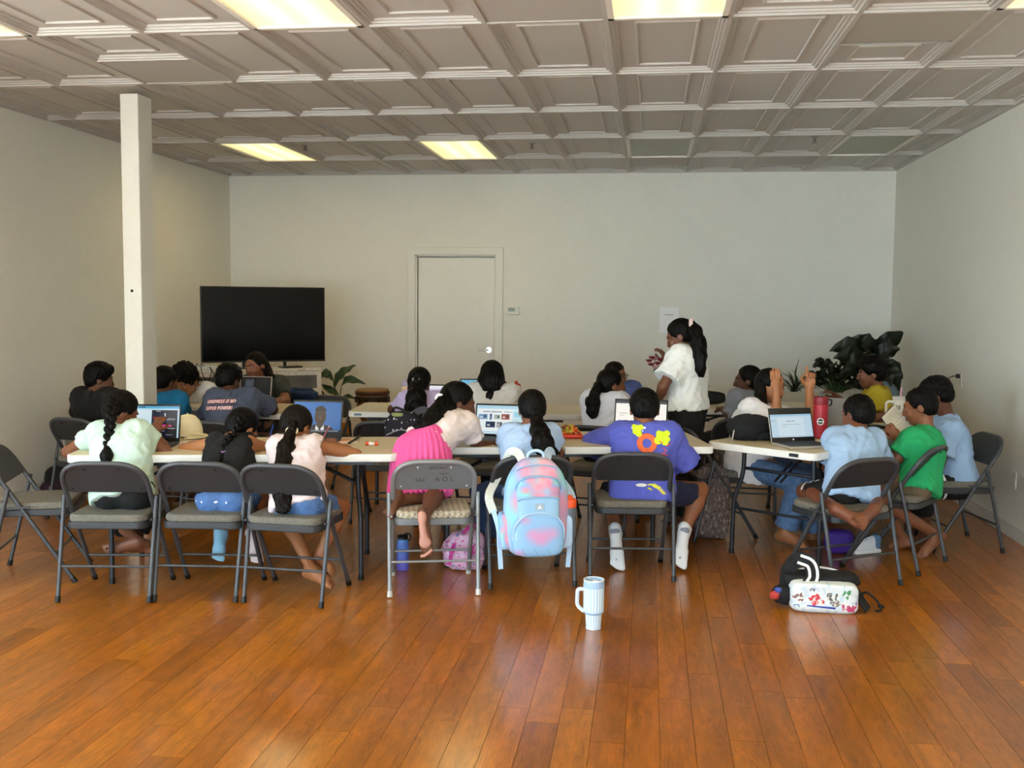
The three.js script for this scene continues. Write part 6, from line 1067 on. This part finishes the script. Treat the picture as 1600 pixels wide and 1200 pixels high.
{ const tx = canvasTex(256, 256, (x) => { x.fillStyle = '#6a5a55'; x.fillRect(0, 0, 256, 256); for (let i = 0; i < 300; i++) { x.fillStyle = ['#8d7d75', '#4b3f3d', '#a2938a', '#5c4b52'][i % 4]; x.beginPath(); x.ellipse(rnd() * 256, rnd() * 256, rr(3, 9), rr(2, 6), rnd() * 3, 0, 7); x.fill(); } });
  const c = j(1112, 768, -7.05), t = thing('tote_bag', 'brown patterned cloth tote beside the standing girl', 'bag', [c.x, 0.0, c.z], 0.2); part('bag_body', superE(0.24, 0.5, 0.14, 0.4, 0.55, (q, y) => { q.x *= 1 - 0.15 * Math.max(0, y); crumple(0.08)(q); }).translate(0, 0.25, 0), new THREE.MeshStandardMaterial({ map: tx, roughness: 0.85 }), t); for (const s of [-1, 1]) part('handle', tubeC([[-0.06, 0.46, s * 0.03], [-0.05, 0.58, s * 0.03], [0.05, 0.58, s * 0.03], [0.06, 0.46, s * 0.03]], 0.008, 24, 6), mat(0x3d3230, 0.8), t); }
{ const c = onY(1177, 689, 0.74), t = thing('dark_jacket', 'black jacket bunched up on the angled table', 'jacket', [c.x - 0.02, 0.741, c.z - 0.07], 0.5); part('bundle', superE(0.28, 0.17, 0.2, 0.7, 0.7, (q, y) => { q.y *= 1 - 0.25 * Math.sign(q.x) * q.x * 4; crumple(0.16, 12)(q); }, 40).translate(0, 0.075, 0), mat(0x14161c, 0.9), t); part('sleeve', superE(0.18, 0.05, 0.08, 0.8, 0.8, crumple(0.2, 16)).translate(0.1, 0.025, 0.08), mat(0x14161c, 0.9), t); part('drawcord', tubeC([[-0.12, 0.09, 0.02], [-0.15, 0.05, 0.05], [-0.165, 0.006, 0.06]], 0.004, 16, 6), mat(0xcfcac2, 0.8), t); }
bag('pouch', 'black pouch on the table behind the standing girl', 1116, 632, 0.19, 0.11, 0.1, mat(0x101116, 0.7), 0.1, (t) => part('cord', tubeC([[0.08, 0.02, 0.02], [0.16, 0.004, 0.06], [0.28, 0.004, 0.0], [0.42, 0.004, 0.04]], 0.003, 30, 6), M.cap, t), 0.742, (q) => { q.y *= 1 - 1.8 * q.x; crumple(0.05)(q); });
{ const c = j(458, 632, -8.86), t = thing('blue_jacket', 'navy blue jacket draped over a chair back beside the woman', 'jacket', [c.x, 0, c.z]); chair(c.x, c.z + 0.25, 0, 1, 'folding chair with a navy jacket over its back'); const bl = mat(0x1f3558, 0.9); part('drape', superE(0.46, 0.13, 0.11, 0.6, 0.6, crumple(0.16, 14), 40).translate(0, 0.755, 0.02), bl, t); part('sleeve', superE(0.2, 0.07, 0.12, 0.7, 0.7, crumple(0.2, 16)).translate(0.12, 0.76, 0.05), bl, t); part('lining', superE(0.25, 0.05, 0.1, 0.7, 0.7, crumple(0.2, 16)).translate(-0.08, 0.79, 0.05), mat(0x2c4a7a, 0.9), t); }

// bottles standing on things
function bottle(name, label, u, v, y, body, bm, caps, dz = 0) { const p = onY(u, v, y); const t = thing(name, label, 'bottle', [p.x, y, p.z + dz]); part('bottle_body', lathe(body, 28), bm, t); for (const [n, g, m] of caps) part(n, g, m, t); return t; }
bottle('water_bottle', 'blue to violet insulated bottle under the light grey chair', 629, 890, 0, [[0.001, 0], [0.034, 0], [0.037, 0.004], [0.037, 0.17], [0.028, 0.185], [0.026, 0.19]], new THREE.MeshStandardMaterial({ roughness: 0.35, map: canvasTex(16, 128, (x) => { const g = x.createLinearGradient(0, 0, 0, 128); g.addColorStop(0, '#58a8e6'); g.addColorStop(0.45, '#5c86e0'); g.addColorStop(0.6, '#6a5cc8'); g.addColorStop(1, '#7a5cd0'); x.fillStyle = g; x.fillRect(0, 0, 16, 128); }) }), [['cap', lathe([[0.028, 0.186], [0.032, 0.188], [0.032, 0.21], [0.001, 0.212]], 24), M.cap], ['carry_loop', new THREE.TorusGeometry(0.02, 0.006, 8, 20).translate(0.03, 0.2, 0), M.cap]]);
{ const b = bottle('water_bottle', 'red insulated bottle with a round sticker on the angled table', 1281, 684, 0.741, [[0.001, 0], [0.043, 0], [0.046, 0.005], [0.046, 0.2], [0.043, 0.215], [0.04, 0.222]], mat(0xb8283a, 0.38), [['lid', lathe([[0.041, 0.216], [0.046, 0.22], [0.046, 0.262], [0.042, 0.268], [0.001, 0.268]], 28), mat(0x8f1f2d, 0.45)], ['lid_loop', tubeP([[0.04, 0.25, 0], [0.066, 0.25, 0], [0.064, 0.215, 0], [0.046, 0.21, 0]], 0.005, 0.012, 24, 8), M.cap], ['straw', rod([0.0, 0.266, 0], [0.0, 0.305, 0], 0.009), mat(0x4a4d52, 0.5)]]);
  const st = new THREE.CylinderGeometry(0.0464, 0.0464, 0.05, 20, 1, true, -0.54, 1.08).translate(0, 0.11, 0); part('sticker', st, new THREE.MeshStandardMaterial({ transparent: true, roughness: 0.5, map: canvasTex(128, 128, (x) => { x.clearRect(0, 0, 128, 128); x.fillStyle = '#f0f0ea'; x.beginPath(); x.arc(64, 64, 60, 0, 7); x.fill(); x.fillStyle = '#20302c'; x.beginPath(); x.arc(64, 64, 44, 0, 7); x.fill(); x.fillStyle = '#eef0ea'; x.fillRect(18, 56, 92, 18); x.fillStyle = '#3f6a58'; x.beginPath(); x.moveTo(34, 98); x.lineTo(64, 76); x.lineTo(94, 98); x.fill(); }) }), b); b.rotation.y = -0.15; }
bottle('water_bottle', 'peach bottle with a lilac lid on the drum table', 630, 638, 0.741, [[0.001, 0], [0.036, 0], [0.038, 0.005], [0.038, 0.17], [0.035, 0.178]], mat(0xe7c9a4, 0.45), [['lid', lathe([[0.038, 0.172], [0.039, 0.178], [0.039, 0.2], [0.03, 0.208], [0.001, 0.21]], 24), mat(0xb0a3bd, 0.5)], ['spout', rbox(0.02, 0.035, 0.03, 0.008, -0.006, 0.222, 0), mat(0xc9b6c8, 0.5)], ['carry_loop', new THREE.TorusGeometry(0.022, 0.005, 8, 20, Math.PI).rotateZ(0).translate(0.012, 0.208, 0), mat(0xd8b8c8, 0.5)]], -0.1);
{ const b = bottle('sports_bottle', 'dark blue sports bottle with a red cap beside the lace top', 805, 640, 0.741, [[0.001, 0], [0.033, 0], [0.035, 0.006], [0.036, 0.07], [0.032, 0.095], [0.036, 0.12], [0.036, 0.165], [0.033, 0.172]], mat(0x34455e, 0.35), [['cap', lathe([[0.034, 0.168], [0.037, 0.172], [0.037, 0.196], [0.026, 0.205], [0.013, 0.208], [0.013, 0.224], [0.001, 0.228]], 24), mat(0xc83a34, 0.45)]], -0.05); part('bottle_letter', new THREE.CylinderGeometry(0.0364, 0.0364, 0.05, 16, 1, true, -0.5, 1).translate(0, 0.12, 0), new THREE.MeshStandardMaterial({ transparent: true, roughness: 0.5, map: canvasTex(64, 64, (x) => { x.clearRect(0, 0, 64, 64); x.fillStyle = '#eef0f4'; x.font = 'bold 54px sans-serif'; x.fillText('G', 10, 52); }) }), b); }
bottle('water_bottle', 'teal bottle with a pink lid behind the black shirt', 128, 636, 0.741, [[0.001, 0], [0.036, 0], [0.038, 0.005], [0.038, 0.18], [0.034, 0.19]], mat(0x2f7fa0, 0.4), [['band', lathe([[0.0385, 0.14], [0.0392, 0.145], [0.0392, 0.165], [0.0385, 0.17]], 24), mat(0xb9a878, 0.5)], ['lid', lathe([[0.034, 0.186], [0.036, 0.19], [0.03, 0.21], [0.001, 0.214]], 24), mat(0xc08a80, 0.5)]], -0.12);
{ const b = bottle('tumbler', 'white handled tumbler with black letters behind the green tee', 1404, 670, 0.741, [[0.001, 0], [0.036, 0], [0.04, 0.01], [0.045, 0.2], [0.045, 0.21]], mat(0xeceae4, 0.4), [['lid', lathe([[0.045, 0.205], [0.048, 0.208], [0.048, 0.225], [0.001, 0.228]], 24), mat(0xd8d6d2, 0.4)], ['handle', tubeP([[-0.042, 0.19, 0], [-0.09, 0.19, 0], [-0.088, 0.08, 0], [-0.04, 0.06, 0]], 0.009, 0.03, 30, 8), mat(0xeceae4, 0.4)], ['straw', rod([0.005, 0.226, 0], [0.012, 0.29, 0], 0.006), mat(0xd59ab4, 0.5)]]); part('lettering', new THREE.CylinderGeometry(0.0455, 0.0438, 0.1, 20, 1, true, -0.9, 1.8).translate(0, 0.13, 0), new THREE.MeshStandardMaterial({ transparent: true, roughness: 0.5, map: canvasTex(128, 128, (x) => { x.clearRect(0, 0, 128, 128); x.fillStyle = '#18181a'; x.font = 'bold 50px sans-serif'; x.fillText('SE', 8, 52); x.fillRect(20, 92, 50, 12); }) }), b); }

// on the tables
const paper = (label, u, v, w, d, yaw, c = '#f1efe8', name = 'paper_sheet', draw) => { const p = onY(u, v, 0.741), t = thing(name, label, 'paper', [p.x, 0.7405, p.z], yaw); part('sheet', rbox(w, 0.002, d, 0.0005, 0, 0.001, 0), mat(c, 0.85), t); if (draw) part('print', new THREE.PlaneGeometry(w * 0.96, d * 0.96).rotateX(-Math.PI / 2).translate(0, 0.0023, 0), new THREE.MeshStandardMaterial({ roughness: 0.85, map: canvasTex(128, 160, draw) }), t); return t; };
const lines = (x) => { x.fillStyle = '#f2f0ea'; x.fillRect(0, 0, 128, 160); x.fillStyle = '#a9b2c4'; for (let i = 0; i < 15; i++) x.fillRect(8, 14 + i * 9.6, 112, 1.5); };
paper('lined sheet under the blue pen', 415, 694, 0.21, 0.27, 0.1, undefined, undefined, lines); paper('lined sheet under the pink pencil', 512, 700, 0.21, 0.2, -0.1, undefined, undefined, lines);
paper('orange and white leaflet beside the grey laptop', 536, 690, 0.15, 0.2, 0.5, '#efe8da', 'leaflet', (x) => { x.fillStyle = '#f0e6d8'; x.fillRect(0, 0, 128, 160); x.fillStyle = '#e88a5a'; x.fillRect(8, 8, 112, 62); x.fillStyle = '#c9583a'; x.fillRect(20, 26, 40, 16); x.fillStyle = '#f6c9a8'; x.fillRect(8, 100, 112, 26); });
paper('white sheet lying by the black case on the angled table', 1382, 668, 0.21, 0.29, 0.6); paper('sheet beside the white cap', 300, 692, 0.18, 0.24, -0.2, '#ece6d8'); paper('sheet under the red bottle side of the angled table', 1296, 690, 0.15, 0.2, 0.7, '#eadfcb');
{ const p = onY(581, 696, 0.741), t = thing('glue_stick', 'orange glue stick with a white label lying on the table', 'glue stick', [p.x, 0.7525, p.z], 0.12); part('barrel', rod([-0.02, 0, 0], [0.02, 0, 0], 0.0115), mat(0xf0ece4, 0.4), t); for (const s of [-1, 1]) part('cap', rod([s * 0.017, 0, 0], [s * 0.037, 0, 0], 0.0122), mat(0xe2552c, 0.4), t); part('logo_mark', rbox(0.012, 0.003, 0.012, 0.001, 0.008, 0.0105, 0.004), M.cap, t); }
{ const a = onY(545, 694, 0.742), b = onY(562, 684, 0.742), t = thing('marker_pen', 'black marker lying across the leaflet', 'marker', [a.x, 0.749, a.z], Math.atan2(-(b.z - a.z), b.x - a.x)); const L = a.distanceTo(b); part('barrel', rod([0, 0, 0], [L * 0.7, 0, 0], 0.0065), M.cap, t); part('cap', rod([L * 0.68, 0, 0], [L, 0.004, 0], 0.0075), mat(0x1d1d20, 0.4), t); }
function pen(name, label, a, b, c, tipC) { const t = thing(name, label, name === 'pencil' ? 'pencil' : 'pen', a.toArray()); const d = b.clone().sub(a); part('barrel', rod([0, 0, 0], d, 0.0042), mat(c, 0.4), t); part('tip', rod(d.clone().multiplyScalar(-0.12), [0, 0, 0], 0.001, 0.004), mat(tipC, 0.5), t); part('end_cap', rod(d, d.clone().multiplyScalar(1.06), 0.0045), mat(tipC, 0.5), t); }
pen('pen', 'blue pen upright in the hand of the black tank top girl', j(420, 688, -5.86), j(427, 664, -5.84), '#2b4fa8', '#1c2c66'); pen('pencil', 'pink pencil in the hand of the pale pink tank girl', j(503, 688, -5.86), j(514, 667, -5.82), '#d06f92', '#f2e8ee'); pen('pen', 'black pen on the angled table by the open book', onY(1378, 674, 0.746), onY(1388, 671, 0.746), '#1b1b1e', '#3a3a3e');
{ const a = onY(1346, 668, 0.76), b = onY(1390, 668, 0.75), d = b.clone().sub(a), t = thing('umbrella', 'folded black umbrella lying on the angled table', 'umbrella', a.toArray()); const R = [[0, 0.012], [0.1, 0.022], [0.6, 0.02], [0.95, 0.008]]; part('canopy', merge(R.slice(0, -1).map((r, i) => rod(d.clone().multiplyScalar(r[0]), d.clone().multiplyScalar(R[i + 1][0]), r[1], R[i + 1][1]))), mat(0x17181b, 0.8), t); part('tip', rod(d.clone().multiplyScalar(0.94), d, 0.004), mat(0xb9b9b9, 0.3, { metalness: 0.8 }), t); part('handle', rod(d.clone().multiplyScalar(-0.08), [0, 0, 0], 0.013), mat(0xd8d8d4, 0.4), t); }
{ // white cap
  const p = onY(288, 684, 0.741), t = thing('baseball_cap', 'cream baseball cap standing beside the black laptop', 'cap', [p.x, 0.741, p.z - 0.05], -0.3), cm = mat(0xefe4bf, 0.85);
  part('crown', superE(0.18, 0.26, 0.19, 0.85, 1, (q) => { q.y = Math.max(q.y, 0); }).translate(0, 0.012, 0), cm, t); const br = new THREE.CylinderGeometry(0.095, 0.1, 0.006, 28, 1, false, 0, Math.PI).scale(1, 1, 1.3).rotateY(0.4); part('visor', br.translate(0.055, 0.012, 0.03), cm, t); part('button', new THREE.SphereGeometry(0.008, 10, 8).translate(0, 0.142, 0), cm, t); part('back_strap', tubeC([[0.06, 0.03, 0.06], [0.11, 0.035, 0.05], [0.12, 0.02, 0.0], [0.08, 0.012, -0.03]], 0.009, 20, 6), cm, t);
}
{ // red tray with a heap of bright snacks
  const p = onY(888, 685, 0.741), t = thing('snack_tray', 'red tray heaped with red and yellow wrapped snacks', 'tray', [p.x, 0.741, p.z - 0.08], 0.2); part('tray', rbox(0.16, 0.026, 0.2, 0.012, 0, 0.013, 0), mat(0xd4402a, 0.45), t);
  const cols = ['#d83a26', '#e9b93a', '#c9d04a', '#7a4a2c', '#e67a30']; const heap = cols.map(() => []);
  for (let i = 0; i < 90; i++) { const a = rr(0, 6.28), R = Math.sqrt(rnd()) * 0.085, y = 0.028 + (1 - R / 0.09) * rr(0, 0.075); heap[i % 5].push(new THREE.IcosahedronGeometry(rr(0.007, 0.014), 0).scale(1.4, 0.8, 1).rotateY(rnd() * 6).rotateZ(rnd() * 3).translate(Math.cos(a) * R * 0.8, y, Math.sin(a) * R)); }
  const m = part('snacks', mergeGeometries(heap.map((l) => merge(l)), true), cols.map((c) => mat(c, 0.5)), t); m.userData.kind = 'stuff';
}
{ // thick open books on the far left table
  const mk = (name, label, u, v, w, h, d, yaw, y = 0.741) => { const p = onY(u, v, y), t = thing(name, label, 'book', [p.x, y, p.z - d / 2], yaw); for (const s of [-1, 1]) part('page_block', rbox(w / 2 - 0.002, h, d, 0.006, s * w / 4, h / 2 + 0.003, 0), mat(0xe3dac6, 0.9), t); part('cover', rbox(w + 0.01, 0.004, d + 0.008, 0.001, 0, 0.002, 0), mat(0x9a8e7c, 0.7), t); part('print', new THREE.PlaneGeometry(w * 0.9, d * 0.9).rotateX(-Math.PI / 2).translate(0, h + 0.0036, 0), new THREE.MeshStandardMaterial({ roughness: 0.9, map: canvasTex(128, 96, (x) => { x.fillStyle = '#e6ddca'; x.fillRect(0, 0, 128, 96); x.fillStyle = '#b9ae9a'; for (let i = 0; i < 11; i++) { x.fillRect(6, 8 + i * 8, 50, 2); x.fillRect(72, 8 + i * 8, 50, 2); } x.fillStyle = '#8a5a48'; x.fillRect(62, 0, 3, 96); }) }), t); };
  mk('open_book', 'thick open book in front of the curly-haired boy', 304, 643, 0.32, 0.03, 0.24, 0.05);
}
{ // open book held by the boy in green
  const c = j(1400, 660, -6.76), t = thing('paperback', 'open paperback held up by the boy in the green tee', 'book', c.toArray()); t.rotation.set(-0.5, 0.35, -0.75); t.scale.setScalar(0.84);
  const tx = canvasTex(128, 192, (x) => { x.fillStyle = '#e6dfcc'; x.fillRect(0, 0, 128, 192); x.fillStyle = '#a89f8c'; for (let i = 0; i < 18; i++) x.fillRect(12, 14 + i * 9.6, 100 - (i % 5) * 8, 2.4); });
  for (const s of [-1, 1]) { const pg = part('page_block', rbox(0.105, 0.17, 0.01, 0.003, s * 0.054, 0, 0).rotateY(s * -0.25), mat(0xe0d8c4, 0.9), t); part('print', new THREE.PlaneGeometry(0.1, 0.165).translate(s * 0.054, 0, 0.0056).rotateY(s * -0.25), new THREE.MeshStandardMaterial({ map: tx, roughness: 0.9 }), pg); }
  part('cover', merge([rbox(0.11, 0.176, 0.003, 0.001, -0.055, 0, -0.0075).rotateY(0.25), rbox(0.11, 0.176, 0.003, 0.001, 0.055, 0, -0.0075).rotateY(-0.25)]), mat(0x3a4658, 0.6), t);
}
{ // flowers in the standing girl's hand
  const c = j(1036, 574, -7.40), t = thing('flower_bunch', 'bunch of dark red flowers held by the standing girl', 'flowers', c.toArray());
  [[-0.04, 0.03, 0.03], [-0.085, 0.02, 0.01], [-0.06, 0.06, -0.02], [-0.02, 0.055, 0.02], [-0.1, 0.045, -0.02], [-0.055, 0.0, 0.04], [-0.08, 0.07, 0.02]].forEach(([x, y, z], i) => {
    const pet = []; for (let k = 0; k < 7; k++) { const a = k / 7 * 6.28; pet.push(new THREE.SphereGeometry(0.015, 8, 6).scale(1, 0.35, 0.7).rotateZ(0.7).translate(0.014, 0, 0).rotateY(a).translate(x, y, z)); } pet.push(new THREE.SphereGeometry(0.009, 8, 6).translate(x, y + 0.004, z));
    const s = part('stem', rod([0, -0.05, 0], [x, y, z], 0.002), stemM, t); part('blossom', merge(pet), mat(i % 3 === 2 ? 0xb98f96 : 0x6e1222, 0.6), s);
  });
  for (let i = 0; i < 4; i++) part('leaf', leafGeo(V(-0.03, -0.01, 0), V(-0.07 + i * 0.02, -0.035 - 0.01 * i, 0.03), 0.022, 0.01, V(0, 1, 0.5)), leafM, t);
}
renderer.render(scene, camera);
